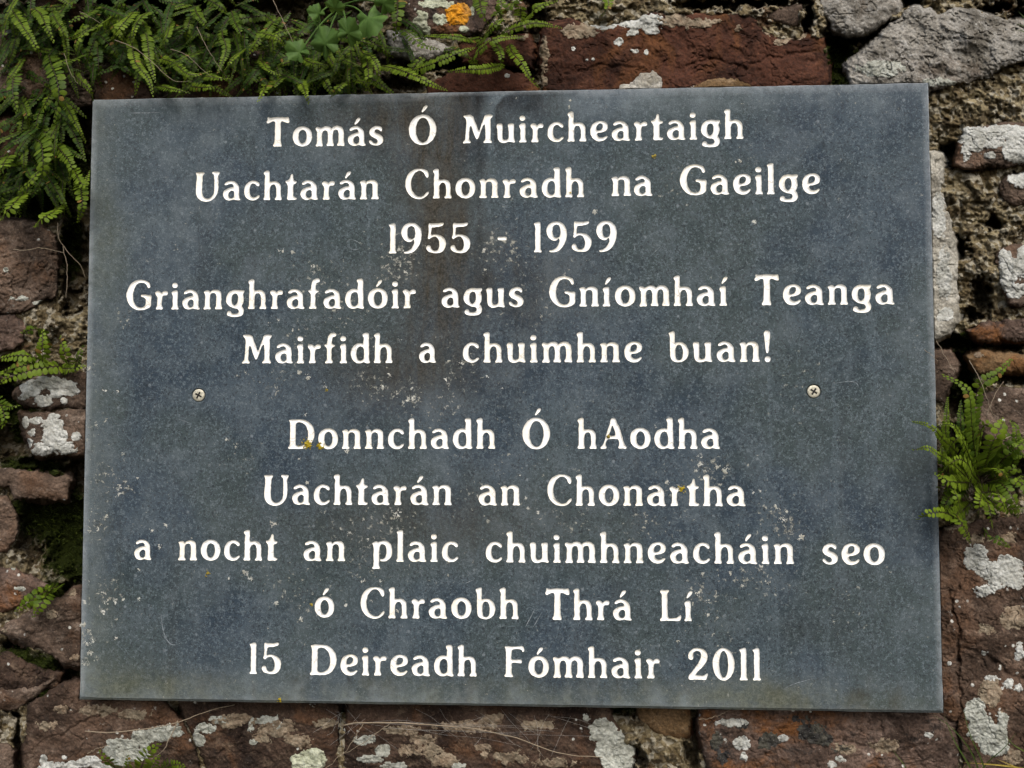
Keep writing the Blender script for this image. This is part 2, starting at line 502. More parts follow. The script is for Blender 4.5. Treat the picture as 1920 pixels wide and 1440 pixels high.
G['h'] = (6.62, 357, 506, 1090, 1162, [[(360,145),(385,125),(415,118),(432,130),(435,200),(440,262),(470,265),(510,262),(550,275),(578,310),(585,360),(585,450),(597,493),(590,510),(550,508),(515,508),(508,495),(525,465),(528,400),(522,340),(505,308),(485,302),(460,312),(443,345),(440,400),(440,465),(447,493),(440,508),(400,507),(365,508),(357,495),(370,465),(372,400),(372,250),(375,185),(362,165)]])
G['i'] = (8, 938, 576, 815, 1052, [[(940,320),(960,295),(1000,282),(1027,287),(1033,310),(1033,420),(1035,520),(1050,565),(1045,580),(1000,577),(950,580),(938,568),(958,530),(958,440),(958,370),(945,340)], [(990,163),(1022,175),(1033,203),(1022,232),(990,243),(958,232),(947,203),(958,175)]])
G['c'] = (8, 1113, 577, 845, 1052, [[(1350,350),(1335,362),(1310,350),(1280,325),(1245,318),(1215,335),(1200,375),(1195,430),(1203,485),(1230,525),(1265,538),(1300,530),(1325,510),(1345,505),(1355,520),(1340,545),(1290,578),(1230,583),(1170,560),(1125,510),(1113,450),(1120,385),(1150,325),(1200,285),(1255,273),(1310,285),(1345,312)]])
G['l'] = (8, 422, 574, 750, 1052, [[(428,135),(450,118),(490,105),(518,112),(522,140),(522,300),(522,500),(528,545),(537,568),(530,578),(480,576),(430,578),(422,566),(438,530),(442,440),(443,300),(443,200),(440,165)]])
G['p'] = (8, 62, 576, 710, 1052, [[(62,310),(85,288),(125,275),(150,286),(185,278),(240,268),(295,278),(335,315),(355,375),(358,440),(345,500),(310,545),(260,573),(215,578),(188,570),(177,553),(195,543),(225,540),(250,520),(268,485),(275,430),(268,370),(250,332),(220,318),(188,330),(170,370),(165,440),(165,560),(165,630),(175,675),(168,690),(120,688),(70,690),(62,677),(80,640),(82,560),(82,440),(82,370),(70,335)]])
G['e'] = (6.857, 1605, 456, 1525, 360, [[(1830,402),(1800,440),(1760,458),(1715,461),(1665,445),(1622,400),(1605,335),(1615,275),(1650,225),(1705,201),(1765,199),(1815,220),(1835,265),(1825,310),(1790,335),(1740,348),(1703,353),(1692,368),(1703,395),(1735,415),(1775,413),(1808,397),(1822,393)], [(1735,228),(1765,240),(1770,275),(1750,308),(1708,323),(1686,313),(1688,270),(1705,240)]])
G['t'] = (8, 1452, 560, 545, 375, [[(1548,178),(1563,192),(1568,240),(1578,270),(1610,285),(1622,300),(1605,318),(1575,330),(1570,370),(1570,450),(1575,510),(1595,525),(1620,535),(1618,552),(1590,563),(1545,563),(1490,562),(1480,545),(1485,500),(1488,420),(1485,350),(1475,320),(1455,300),(1456,282),(1490,268),(1518,235),(1535,192)]])
G['n'] = (8, 880, 568, 655, 841, [[(882,308),(910,288),(945,280),(965,290),(977,308),(1010,285),(1060,272),(1110,282),(1145,315),(1152,370),(1152,470),(1155,520),(1168,558),(1158,571),(1110,569),(1065,571),(1058,558),(1072,520),(1075,430),(1075,370),(1065,335),(1040,322),(1010,325),(985,345),(978,390),(978,480),(980,530),(995,558),(985,571),(940,569),(890,571),(882,558),(900,520),(905,440),(905,370),(895,330)]])
G['d'] = (6.857, 1035, 520, 1245, 841, [[(1190,145),(1215,128),(1255,125),(1270,138),(1275,250),(1278,400),(1280,480),(1290,513),(1277,525),(1235,522),(1205,513),(1160,526),(1110,520),(1060,480),(1038,425),(1038,370),(1060,310),(1100,275),(1155,260),(1197,266),(1203,230),(1205,185),(1195,165)], [(1160,303),(1195,315),(1208,350),(1210,420),(1203,470),(1165,493),(1130,478),(1110,430),(1110,370),(1125,325)]])
G['A'] = (6.857, 348, 520, 1150, 841, [[(487,140),(515,128),(543,140),(560,185),(590,240),(620,340),(655,460),(681,507),(673,522),(630,520),(585,520),(577,507),(590,470),(573,405),(550,398),(450,400),(430,410),(415,465),(425,507),(418,522),(390,522),(352,523),(348,508),(380,470),(400,420),(430,320),(465,220)], [(500,225),(515,250),(541,335),(533,352),(500,358),(470,350),(462,335),(482,280)]])
G['b'] = (8.727, 108, 588, 1270, 678, [[(108,125),(140,103),(180,90),(205,98),(210,150),(213,278),(245,272),(300,268),(360,290),(410,345),(430,410),(428,470),(405,530),(355,575),(290,597),(220,592),(165,565),(140,520),(132,430),(130,300),(128,180),(118,150)], [(275,312),(310,325),(335,380),(342,440),(333,510),(310,550),(275,565),(240,550),(222,500),(218,440),(222,370),(243,325)]])
G['!'] = (8.727, 1682, 588, 1438, 678, [[(1733,80),(1768,90),(1783,125),(1778,200),(1765,320),(1755,420),(1740,450),(1725,450),(1712,420),(1700,320),(1688,200),(1682,130),(1698,92)], [(1737,504),(1772,518),(1785,550),(1772,582),(1737,596),(1702,582),(1689,550),(1702,518)]])
G['U'] = (8, 88, 568, 395, 375, [[(92,152),(150,144),(215,150),(220,165),(200,195),(195,240),(190,350),(188,430),(200,490),(225,528),(265,545),(310,535),(350,500),(368,450),(372,350),(370,230),(362,185),(342,165),(342,147),(390,139),(445,150),(445,168),(430,200),(430,300),(430,400),(415,470),(375,535),(320,575),(255,588),(185,575),(130,535),(100,470),(95,380),(103,280),(105,200),(95,170)]])
G['C'] = (3.31, 882, 654, 1050, 947, [[(1030,512),(1022,522),(1012,512),(1000,490),(980,476),(955,480),(935,500),(922,530),(918,565),(925,600),(945,630),(970,643),(998,638),(1018,618),(1030,612),(1032,622),(1018,640),(995,654),(965,658),(930,648),(900,620),(885,585),(882,552),(890,515),(910,485),(940,467),(975,463),(1008,468),(1026,482)]])
G['G'] = (6.857, 30, 472, 1300, 364, [[(350,185),(330,196),(315,180),(300,150),(265,128),(220,122),(175,140),(140,190),(120,260),(120,320),(135,380),(170,430),(220,450),(265,440),(290,410),(295,370),(290,335),(265,315),(235,305),(232,287),(260,278),(320,285),(365,290),(370,320),(365,370),(368,415),(350,445),(290,475),(210,482),(140,465),(80,415),(40,345),(30,280),(50,200),(95,130),(160,95),(225,86),(290,96),(335,120),(350,150)]])
G['D'] = (8, 78, 568, 570, 841, [[(88,142),(130,127),(200,128),(280,130),(350,148),(410,190),(455,260),(470,330),(462,410),(430,480),(380,535),(310,565),(230,571),(150,569),(92,573),(78,555),(98,520),(105,440),(105,300),(105,200),(98,165)], [(240,170),(300,185),(345,230),(372,300),(378,360),(370,430),(340,490),(280,525),(225,530),(195,515),(190,440),(190,300),(193,200),(205,180)]])
G['M'] = (6.62, 20, 499, 480, 680, [[(28,157),(70,148),(115,148),(140,165),(160,215),(190,290),(212,345),(222,340),(245,280),(270,210),(285,165),(310,150),(350,148),(383,157),(380,175),(362,200),(360,280),(358,400),(360,460),(376,488),(370,502),(320,500),(275,502),(272,488),(292,460),(297,380),(292,300),(285,270),(270,280),(240,350),(205,445),(192,456),(178,440),(150,370),(125,295),(113,285),(103,310),(97,400),(97,460),(114,488),(108,502),(65,500),(22,501),(22,487),(45,460),(52,400),(60,290),(60,220),(52,190),(32,170)]])
G['L'] = (6.62, 1438, 520, 1255, 1163, [[(1440,153),(1460,139),(1500,142),(1545,141),(1550,156),(1532,185),(1530,250),(1530,400),(1535,470),(1550,490),(1600,490),(1650,480),(1680,460),(1695,452),(1700,470),(1692,505),(1675,523),(1600,522),(1500,522),(1445,524),(1438,507),(1458,475),(1460,400),(1460,250),(1457,190),(1442,170)]])
G['F'] = (8, 85, 595, 965, 1270, [[(90,147),(130,134),(220,140),(300,135),(355,131),(375,150),(383,190),(375,215),(355,215),(340,190),(300,178),(240,178),(205,190),(195,220),(195,330),(240,338),(300,335),(340,336),(346,362),(335,392),(310,390),(270,383),(215,383),(197,395),(195,450),(195,530),(205,560),(217,585),(205,599),(150,597),(92,592),(85,575),(103,545),(108,450),(108,300),(108,200),(98,168)]])
G['1'] = (8, 70, 598, 735, 474, [[(72,176),(95,162),(140,147),(162,155),(168,190),(168,350),(168,500),(170,560),(185,590),(178,601),(130,599),(80,600),(72,587),(88,560),(92,450),(92,300),(92,220),(82,195)]])
G['9'] = (8, 255, 598, 770, 474, [[(400,146),(460,156),(515,205),(545,280),(547,360),(530,440),(490,520),(430,580),(360,602),(300,599),(295,582),(340,572),(395,535),(430,480),(445,425),(433,397),(400,425),(360,430),(310,405),(270,350),(255,290),(270,220),(310,170),(355,149)], [(400,190),(435,205),(455,260),(458,320),(440,373),(402,390),(365,375),(345,330),(343,270),(355,215)]])
G['5'] = (8, 1008, 596, 865, 474, [[(1050,148),(1100,150),(1180,151),(1250,143),(1263,155),(1250,180),(1200,200),(1130,208),(1092,215),(1085,250),(1083,323),(1120,318),(1180,322),(1245,350),(1285,400),(1295,460),(1280,525),(1235,580),(1170,598),(1100,592),(1040,570),(1010,530),(1015,495),(1045,478),(1070,490),(1080,525),(1105,555),(1145,562),(1180,545),(1198,500),(1200,440),(1185,390),(1155,355),(1120,350),(1085,362),(1050,386),(1030,370),(1038,330),(1045,250),(1042,175)]])
G['-'] = (8, 1700, 596, 940, 474, [[(1705,365),(1725,358),(1775,359),(1830,358),(1848,370),(1845,397),(1830,408),(1775,409),(1725,410),(1700,398)]])
G['2'] = (12, 135, 885, 1310, 1275, [[(290,178),(380,178),(470,200),(535,260),(565,340),(555,430),(510,520),(440,610),(360,690),(305,755),(302,783),(340,795),(420,795),(480,788),(530,755),(557,745),(565,770),(545,840),(530,882),(480,888),(300,886),(155,888),(135,862),(150,800),(210,720),(290,610),(370,490),(410,400),(418,320),(395,260),(345,238),(290,245),(255,280),(245,330),(252,390),(235,430),(190,443),(145,415),(135,360),(155,280),(210,215)]])


def ell(cx, cy, rx, ry, n=20, p=2.0):
    r = []
    for i in range(n):
        t = 2 * math.pi * i / n
        c, s = math.cos(t), math.sin(t)
        r.append((cx + rx * math.copysign(abs(c) ** (2 / p), c), cy - ry * math.copysign(abs(s) ** (2 / p), s)))
    return r


G['0'] = (12, 697, 895, 1357, 1275, [ell(938, 545, 242, 367, 22), ell(940, 545, 100, 300, 18)])
G['O'] = (8, 57, 636, 793, 270, [ell(260, 420, 204, 228, 22), ell(265, 425, 105, 187, 18)])
G['f'] = (6.62, 1055, 499, 620, 680, [[(1196,145),(1193,165),(1175,173),(1158,180),(1148,205),(1145,250),(1155,268),(1182,280),(1184,292),(1160,302),(1145,317),(1143,400),(1143,455),(1156,489),(1148,502),(1110,500),(1070,502),(1063,490),(1082,460),(1085,400),(1082,320),(1070,300),(1055,287),(1058,272),(1082,262),(1090,220),(1100,170),(1120,138),(1150,124),(1182,126)]])
G["'"] = (6.62, 946, 508, 1170, 1162, [[(1010,140),(1022,150),(1010,180),(975,215),(955,232),(947,224),(960,185),(980,150)]])
G['A'], G["'"] = G['A'], G["'"]


def smooth_loop(P, step):
    """closed centripetal Catmull-Rom, resampled"""
    P = np.asarray(P, float)
    n = len(P)
    out = []
    for i in range(n):
        p0, p1, p2, p3 = P[(i - 1) % n], P[i], P[(i + 1) % n], P[(i + 2) % n]
        d0, d1, d2 = [max(np.linalg.norm(b - a) ** 0.5, 1e-6) for a, b in ((p0, p1), (p1, p2), (p2, p3))]
        m1 = (p1 - p0) / d0 - (p2 - p0) / (d0 + d1) + (p2 - p1) / d1
        m2 = (p2 - p1) / d1 - (p3 - p1) / (d1 + d2) + (p3 - p2) / d2
        m1 *= d1
        m2 *= d1
        k = max(1, int(round(np.linalg.norm(p2 - p1) / step)))
        for j in range(k):
            t = j / k
            out.append((2 * t ** 3 - 3 * t ** 2 + 1) * p1 + (t ** 3 - 2 * t ** 2 + t) * m1
                       + (-2 * t ** 3 + 3 * t ** 2) * p2 + (t ** 3 - t ** 2) * m2)
    return np.array(out)


def mm_per_px(x, y):
    a, b = px3(x - 5, y), px3(x + 5, y)
    c, d = px3(x, y - 5), px3(x, y + 5)
    return abs(b[0] - a[0]) / 10, abs(d[2] - c[2]) / 10


class Glyph:
    cache = {}

    def __init__(self, loops):
        # loops in metres, x from 0, baseline z = 0
        self.loops = loops
        self.x0 = min(l[:, 0].min() for l in loops)
        self.x1 = max(l[:, 0].max() for l in loops)
        self.w = self.x1 - self.x0


def base_loops(ch):
    s, X0, Yb, sx, sy, loops = G[ch]
    ux, uy = mm_per_px(sx, sy)
    out = []
    for l in loops:
        l = smooth_loop(l, 0.00045 / ux * s)
        out.append(np.c_[(l[:, 0] - X0) / s * ux, (Yb - l[:, 1]) / s * uy])
    return out


ACC = {'á': 'a', 'í': 'i', 'ó': 'o', 'Ó': 'O'}


def glyph(ch):
    if ch not in Glyph.cache:
        b = ACC.get(ch, ch)
        loops = base_loops(b)
        if ch in ACC:
            if b == 'i':
                loops = loops[:1]
            ac = base_loops("'")[0]
            cx = (loops[0][:, 0].min() + loops[0][:, 0].max()) / 2
            dx = {'a': 0.0004, 'i': 0.0010, 'o': 0.0008, 'O': 0.0012}[b]
            dz = {'a': 0.0, 'i': 0.0, 'o': 0.0, 'O': 0.0070}[b]
            ac = ac - [(ac[:, 0].min() + ac[:, 0].max()) / 2, 0] + [cx + dx, dz]
            loops = loops + [ac]
        Glyph.cache[ch] = Glyph(loops)
    return Glyph.cache[ch]


# word: text, left px, baseline px at the left, right px, baseline px at the right
LINES = [
    [('Tomás', 499.5, 274.3, 718.5, 272.2), ('Ó', 766.6, 270.3, 818, 270.0), ('Muircheartaigh', 868, 268, 1393.9, 259.5)],
    [('Uachtarán', 366.5, 375.5, 710, 373), ('Chonradh', 760, 372, 1095.3, 368.9), ('na', 1146.7, 366.8, 1223, 366.3), ('Gaeilge', 1275.2, 364.6, 1538, 362.8)],
    [('1955', 729, 474.6, 881.8, 474), ('-', 932.8, 473.5, 950.3, 473.5), ('1959', 1001, 472.6, 1156.7, 471.2)],
    [('Grianghrafadóir', 236.6, 580, 779.5, 577.3), ('agus', 828, 576.2, 981.5, 575.4), ('Gníomhaí', 1029.8, 574.4, 1364.9, 572.6), ('Teanga', 1415.6, 571.6, 1677, 570)],
    [('Mairfidh', 454, 680.6, 735.7, 680), ('a', 785.7, 679.6, 817.4, 679.4), ('chuimhne', 868, 679.2, 1204, 678.5), ('buan!', 1254, 678, 1445, 677.6)],
    [('Donnchadh', 540.2, 841.2, 928.6, 840.8), ('Ó', 979.6, 840.8, 1031.3, 840.8), ('hAodha', 1083, 840.8, 1350, 840.8)],
    [('Uachtarán', 495, 945.6, 847, 946.4), ('an', 897.5, 946.8, 975.4, 947), ('Chonartha', 1026.5, 947.2, 1398, 948.3)],
    [('a', 251.7, 1048.8, 283.4, 1049), ('nocht', 334, 1050, 519.7, 1050.5), ('an', 569, 1051.2, 647, 1051.6), ('plaic', 698, 1052.2, 859, 1053), ('chuimhneacháin', 911, 1053.6, 1489, 1057), ('seo', 1542.5, 1057.8, 1659.4, 1058.6)],
    [('ó', 590, 1157, 626.3, 1157.2), ('Chraobh', 676, 1158.4, 972.4, 1160), ('Thrá', 1022.8, 1161.4, 1184.5, 1162.4), ('Lí', 1238, 1163.3, 1299, 1164)],
    [('15', 467.7, 1263, 526.6, 1263.5), ('Deireadh', 581, 1265, 893.8, 1267.6), ('Fómhair', 945.8, 1268.8, 1237.3, 1271.6), ('2011', 1290.8, 1273.8, 1427, 1275.2)],
]


def place_word(txt, xl, yl, xr, yr):
    a, b = px3(xl, yl), px3(xr, yr)
    W = b[0] - a[0]
    gl = [glyph(c) for c in txt]
    tot = sum(g.w for g in gl)
    gap = (W - tot) / (len(gl) - 1) if len(gl) > 1 else 0.0
    s = 1.0
    if len(gl) == 1:
        s = W / tot
    else:
        want = 0.0024
        if abs(gap - want) > 0.0006:              # share the misfit between the letter gaps and the letter widths
            g2 = want + math.copysign(0.0006, gap - want)
            s = (W - g2 * (len(gl) - 1)) / tot
            gap = g2
    out = []
    x = a[0]
    for c, g in zip(txt, gl):
        bz = a[2] + (b[2] - a[2]) * (x + g.w * s / 2 - a[0]) / W
        out.append((c, [np.c_[(l[:, 0] - g.x0) * s + x, l[:, 1] + bz] for l in g.loops]))
        x += g.w * s + gap
    if VERBOSE:
        print(txt, 'gap mm %.2f scale %.3f' % (gap * 1000, s))
    return out


VERBOSE = False


def groove(loops, seed):
    """carved letter: contour on the slate face, rounded floor below"""
    P = np.concatenate(loops)
    edges, o = [], 0
    for l in loops:
        n = len(l)
        edges += [(o + i, o + (i + 1) % n) for i in range(n)]
        o += n
    lo, hi = P.min(0), P.max(0)
    h = 0.00055
    gx, gz = np.meshgrid(np.arange(lo[0], hi[0], h), np.arange(lo[1], hi[1], h))
    gx, gz = gx.ravel(), gz.ravel()
    gx = gx + h * 0.5 * (np.round((gz - lo[1]) / h) % 2)
    d = np.full(gx.shape, -1e9)
    sd = None
    ins = np.zeros(gx.shape, bool)
    dm = np.full(gx.shape, 1e9)
    for l in loops:
        s = poly_sd(gx, gz, l)
        ins ^= s > 0
        dm = np.minimum(dm, np.abs(s))
    k = ins & (dm > 0.00028)
    I = np.c_[gx[k], gz[k]]
    V = [Vector(p) for p in np.concatenate([P, I])]
    r = delaunay_2d_cdt(V, edges, [], 0, 1e-9)
    vo = np.array([tuple(v) for v in r[0]])
    F = np.array([f for f in r[2]], int)
    cen = vo[F].mean(1)
    ok = np.zeros(len(F), bool)
    for l in loops:
        ok ^= poly_sd(cen[:, 0], cen[:, 1], l) > 0
    F = F[ok]
    dv = np.full(len(vo), 1e9)
    for l in loops:
        dv = np.minimum(dv, np.abs(poly_sd(vo[:, 0], vo[:, 1], l)))
    dv[dv < 2e-6] = 0
    dep = 0.00068 * (1 - np.exp(-dv / 0.0003)) + 0.00008 * fbm(vo[:, 0] * 900, vo[:, 1] * 900, 2, seed) * (dv > 0)
    rim = np.exp(-dv / 0.0003)
    # the grooves face the viewer: (x, y, z) = (vo0, depth, vo1); triangles wound so that the normal is -Y
    a, b, c = vo[F[:, 0]], vo[F[:, 1]], vo[F[:, 2]]
    cr = (b[:, 0] - a[:, 0]) * (c[:, 1] - a[:, 1]) - (b[:, 1] - a[:, 1]) * (c[:, 0] - a[:, 0])
    F[cr < 0] = F[cr < 0][:, ::-1]
    return np.c_[vo[:, 0], dep, vo[:, 1]], F, rim


ALL_LOOPS, LINE_MESH = [], []
for li, words in enumerate(LINES):
    Vs, Fs, Rs, o = [], [], [], 0
    for wi, w in enumerate(words):
        for ci, (ch, loops) in enumerate(place_word(*w)):
            jl = []
            for l in loops:                       # hand-cut wobble
                jx = fbm(l[:, 0] * 700, l[:, 1] * 700, 2, li + 3) * 0.00011
                jz = fbm(l[:, 0] * 700, l[:, 1] * 700, 2, li + 31) * 0.00011
                jl.append(l + np.c_[jx, jz])
            ALL_LOOPS.append(jl)
            v, f, r = groove(jl, li * 50 + wi * 9 + ci)
            Vs.append(v); Fs.append(f + o); Rs.append(r)
            o += len(v)
    LINE_MESH.append((np.concatenate(Vs), np.concatenate(Fs), np.concatenate(Rs)))


# ------------------------------------------------------------------ slate plaque
def blob(x, y, cx, cy, rx, ry=None, p=2):
    ry = ry or rx
    return np.exp(-(((x - cx) / rx) ** 2 + ((y - cy) / ry) ** 2) ** (p / 2))


def plaque_masks(V):
    x, y = to_px(V)
    n1 = fbm(x / 60, y / 60, 4, 11)
    n2 = fbm(x / 25, y / 90, 4, 12)
    # brown run-off from the planting above, down the middle
    cxl = 850 - (y - 180) * 0.02
    st = sstep(0, 1, 1 - np.abs(x - cxl) / (np.where(x < cxl, 150, 70 + 30 * n1))) * sstep(760, 420, y) * (0.75 + 0.5 * n2)
    st += 0.55 * blob(x, y, 900, 540, 170, 90) * (0.7 + 0.7 * n1) + 0.5 * blob(x, y, 760, 700, 150, 70) + 0.35 * blob(x, y, 800, 980, 260, 70)
    st += 0.6 * blob(x, y, 720, 230, 120, 60)
    st += 0.45 * sstep(0.1, 0.6, n2) * sstep(1250, 1300, y) * sstep(200, 400, x)
    st = st * 1.4
    st *= 1 - 0.95 * sstep(-6, 14, poly_sd(x, y, [(925, 230), (935, 195), (960, 178), (1010, 168), (1180, 160), (1180, 320), (960, 320), (930, 290)]))
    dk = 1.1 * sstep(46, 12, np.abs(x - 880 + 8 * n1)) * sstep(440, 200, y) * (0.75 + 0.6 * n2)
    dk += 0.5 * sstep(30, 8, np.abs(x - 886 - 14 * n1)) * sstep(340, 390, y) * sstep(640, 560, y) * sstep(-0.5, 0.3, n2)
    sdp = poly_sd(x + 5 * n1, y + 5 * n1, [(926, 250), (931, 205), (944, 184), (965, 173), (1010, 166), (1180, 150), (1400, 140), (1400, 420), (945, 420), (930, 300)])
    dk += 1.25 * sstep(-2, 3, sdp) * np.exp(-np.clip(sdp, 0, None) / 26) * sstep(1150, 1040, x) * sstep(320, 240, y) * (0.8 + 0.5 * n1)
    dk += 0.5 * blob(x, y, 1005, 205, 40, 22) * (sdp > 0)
    for cx, cy, rx, ry in ((880, 1250, 5, 14), (1054, 1250, 6, 16), (1121, 1250, 6, 14), (655, 1272, 4, 14), (995, 1275, 6, 10), (834, 1250, 4, 9),
                           (1615, 1300, 12, 7), (829, 350, 6, 12), (1720, 880, 40, 70), (668, 690, 60, 25), (905, 530, 18, 30), (1500, 1180, 60, 30)):
        dk += (0.8 if rx < 20 else 0.3) * blob(x, y, cx, cy, rx, ry)
    al = 0.8 * sstep(250, 165, x + 10 * n1) * sstep(0.9, -0.4, n2 * 0.6) * (0.55 + 0.45 * sstep(300, 200, y) + 0.3 * sstep(1100, 1290, y))
    al += 0.65 * sstep(1240, 1330, y + 22 * n1 + 14 * n2) + 0.7 * blob(x, y, 230, 1290, 130, 50) + 0.6 * blob(x, y, 1400, 1315, 120, 35)
    al += 0.3 * blob(x, y, 215, 480, 30, 120) + 0.35 * sstep(1275, 1335, y) * sstep(-0.2, 0.5, n2)
    al *= 1 - 0.55 * sstep(1480, 1640, x)
    bl = 0.55 * blob(x, y, 390, 205, 110, 30) + 0.55 * blob(x, y, 1085, 190, 140, 30) + 0.35 * blob(x, y, 1350, 180, 160, 30)
    bl += 0.12 * sstep(1600, 1760, x + 20 * n1) + 0.4 * blob(x, y, 520, 1275, 120, 28) + 0.35 * blob(x, y, 340, 330, 120, 120) + 0.3 * blob(x, y, 1580, 1280, 130, 40)
    bl += 0.24 * sstep(0.05, 0.6, n1) + 0.12 * sstep(0.0, 0.6, fbm(x / 140, y / 120, 3, 19))
    sp = np.zeros_like(x)
    for cx, cy, r, s in ((600, 520, 50, .8), (745, 495, 45, 1), (700, 715, 50, .9), (765, 745, 40, 1), (560, 650, 50, .7), (640, 570, 60, .7), (520, 720, 40, .7),
                         (470, 860, 50, .4), (740, 970, 40, 1), (830, 760, 70, .6), (860, 690, 55, .7), (1335, 880, 40, 1), (1440, 960, 30, 1), (1475, 985, 35, 1),
                         (1420, 1075, 70, .8), (1320, 1120, 45, .9), (690, 1010, 110, .6), (560, 1110, 70, .6), (940, 470, 60, .8), (760, 470, 45, .9), (1210, 980, 60, .7),
                         (190, 900, 40, .8), (235, 915, 20, 1), (180, 980, 30, 1), (195, 1115, 45, .9), (165, 1190, 18, 1.1), (160, 1240, 16, 1.1), (175, 800, 40, .6),
                         (165, 690, 12, 1), (1260, 350, 30, .7), (1400, 310, 30, .6), (1340, 1230, 80, .5), (960, 830, 120, .4), (1000, 560, 80, .5), (1265, 920, 50, .6),
                         (905, 930, 60, .6), (1060, 970, 50, .7), (1500, 720, 80, .35), (240, 590, 30, .6), (1600, 1140, 70, .4)):
        sp = np.maximum(sp, s * blob(x, y, cx, cy, r))
    sp += 0.12 + 0.15 * n1
    cl = lambda a: np.clip(a, 0, 1)
    bl += 0.55 * sstep(235, 150, x + 14 * n1) + 0.4 * sstep(1275, 1330, y + 10 * n1) * sstep(1500, 1200, x) + 0.25 * sstep(225, 180, y)  # edges made paler: bloom, and the face's lighting gradient put into colour
    bl += 0.5 * sstep(0.05, 0.5, n2) * sstep(1268, 1290, y) * sstep(460, 500, x) * sstep(1440, 1400, x)
    bl *= 1 - 0.95 * np.clip(1.3 * dk, 0, 1)
    return {'stain': cl(st), 'dark': cl(dk), 'algae': cl(al), 'bloom_light': cl(bl), 'speck': np.clip(sp, 0, 1.2)}


def build_plaque():
    hw, hh = PW / 2, PH / 2
    bev = 0.0011
    # front face outline, with small chips along the arris
    rim = []
    nx, nz = 180, 130
    for i in range(nx): rim.append((-hw + 2 * hw * i / nx, -hh))
    for i in range(nz): rim.append((hw, -hh + 2 * hh * i / nz))
    for i in range(nx): rim.append((hw - 2 * hw * i / nx, hh))
    for i in range(nz): rim.append((-hw, hh - 2 * hh * i / nz))
    rim = np.array(rim)
    rim = rim + np.c_[fbm(rim[:, 1] * 60, rim[:, 0] * 60, 3, 77), fbm(rim[:, 0] * 60, rim[:, 1] * 60, 3, 78)] * 0.00025
    chip = 1 + 0.5 * fbm(rim[:, 0] * 120, rim[:, 1] * 120, 3, 5) + 1.6 * sstep(0.62, 0.95, fbm(rim[:, 0] * 45 + 9, rim[:, 1] * 45, 2, 8))
    b = bev * np.clip(chip, 0.4, 3)
    b = b + 0.0011 * (rim[:, 1] < -hh + 0.0006)
    inner = np.c_[np.clip(rim[:, 0], -hw + b, hw - b), np.clip(rim[:, 1], -hh + b, hh - b)]
    nr = len(rim)
    pts, edges, o = [inner], [(i, (i + 1) % nr) for i in range(nr)], nr
    for jl in ALL_LOOPS:
        for l in jl:
            n = len(l)
            pts.append(l)
            edges += [(o + i, o + (i + 1) % n) for i in range(n)]
            o += n
    for c in SCREW_C:
        l = np.array([(c[0] + 0.0047 * math.cos(t), c[2] + 0.0047 * math.sin(t)) for t in np.arange(40) * 2 * math.pi / 40])
        SCREW_L.append(l)
        pts.append(l)
        edges += [(o + i, o + (i + 1) % 40) for i in range(40)]
        o += 40
    h = 0.0026
    gx, gz = np.meshgrid(np.arange(-hw + 0.005, hw - 0.004, h), np.arange(-hh + 0.005, hh - 0.004, h))
    pts.append(np.c_[gx.ravel(), gz.ravel()])
    fx, fz = np.meshgrid(np.arange(-0.044, 0.048, 0.0009), np.arange(0.135, hh - 0.003, 0.0009))
    pts.append(np.c_[fx.ravel() + 0.00013, fz.ravel() + 0.00017])
    P = np.concatenate(pts)
    r = delaunay_2d_cdt([Vector(p) for p in P], edges, [], 0, 1e-9)
    vo = np.array([tuple(v) for v in r[0]])
    F = np.array(r[2], int)
    cen = vo[F].mean(1)
    keep = np.ones(len(F), bool)
    for jl in list(ALL_LOOPS) + [[l] for l in SCREW_L]:
        A = np.concatenate(jl)
        lo, hi = A.min(0) - 1e-4, A.max(0) + 1e-4
        idx = np.where((cen[:, 0] > lo[0]) & (cen[:, 0] < hi[0]) & (cen[:, 1] > lo[1]) & (cen[:, 1] < hi[1]))[0]
        ins = np.zeros(len(idx), bool)
        for l in jl:
            ins ^= poly_sd(cen[idx, 0], cen[idx, 1], l) > 0
        keep[idx[ins]] = False
    F = F[keep]
    a, b_, c = vo[F[:, 0]], vo[F[:, 1]], vo[F[:, 2]]
    cr = (b_[:, 0] - a[:, 0]) * (c[:, 1] - a[:, 1]) - (b_[:, 1] - a[:, 1]) * (c[:, 0] - a[:, 0])
    F[cr < 0] = F[cr < 0][:, ::-1]
    V = np.c_[vo[:, 0], np.zeros(len(vo)), vo[:, 1]]
    faces = [tuple(f) for f in F]
    # arris and sides; the rim starts at the first nr output vertices
    n0 = len(V)
    ring1 = np.c_[rim[:, 0], np.full(nr, 0.0013), rim[:, 1]]
    ring2 = np.c_[rim[:, 0], np.full(nr, PT), rim[:, 1]]
    V = np.concatenate([V, ring1, ring2])
    for i in range(nr):
        j = (i + 1) % nr
        faces.append((i, n0 + i, n0 + j, j))
        faces.append((n0 + i, n0 + nr + i, n0 + nr + j, n0 + j))
    faces.append(tuple(n0 + nr + i for i in range(nr)))
    # countersinks of the two screws
    for ci, l in enumerate(SCREW_L):
        k = len(V)
        m = SCREW_C[ci][[0, 2]]
        V = np.concatenate([V, np.c_[l[:, 0], np.zeros(40), l[:, 1]], np.c_[(l - m) * 0.5 + m, np.full(40, 0.004)][:, [0, 2, 1]]])
        for i in range(40):
            j = (i + 1) % 40
            faces.append((k + i, k + j, k + 40 + j, k + 40 + i))
        faces.append(tuple(k + 40 + i for i in range(40)))
    at = plaque_masks(V)
    wn_ = np.zeros(len(V))
    wn_[:nr] = 0.35
    wn_[n0:n0 + nr] = 1.0
    at['worn'] = wn_ * np.where(V[:, 2] < -hh + 0.004, 0.15, 1.0)
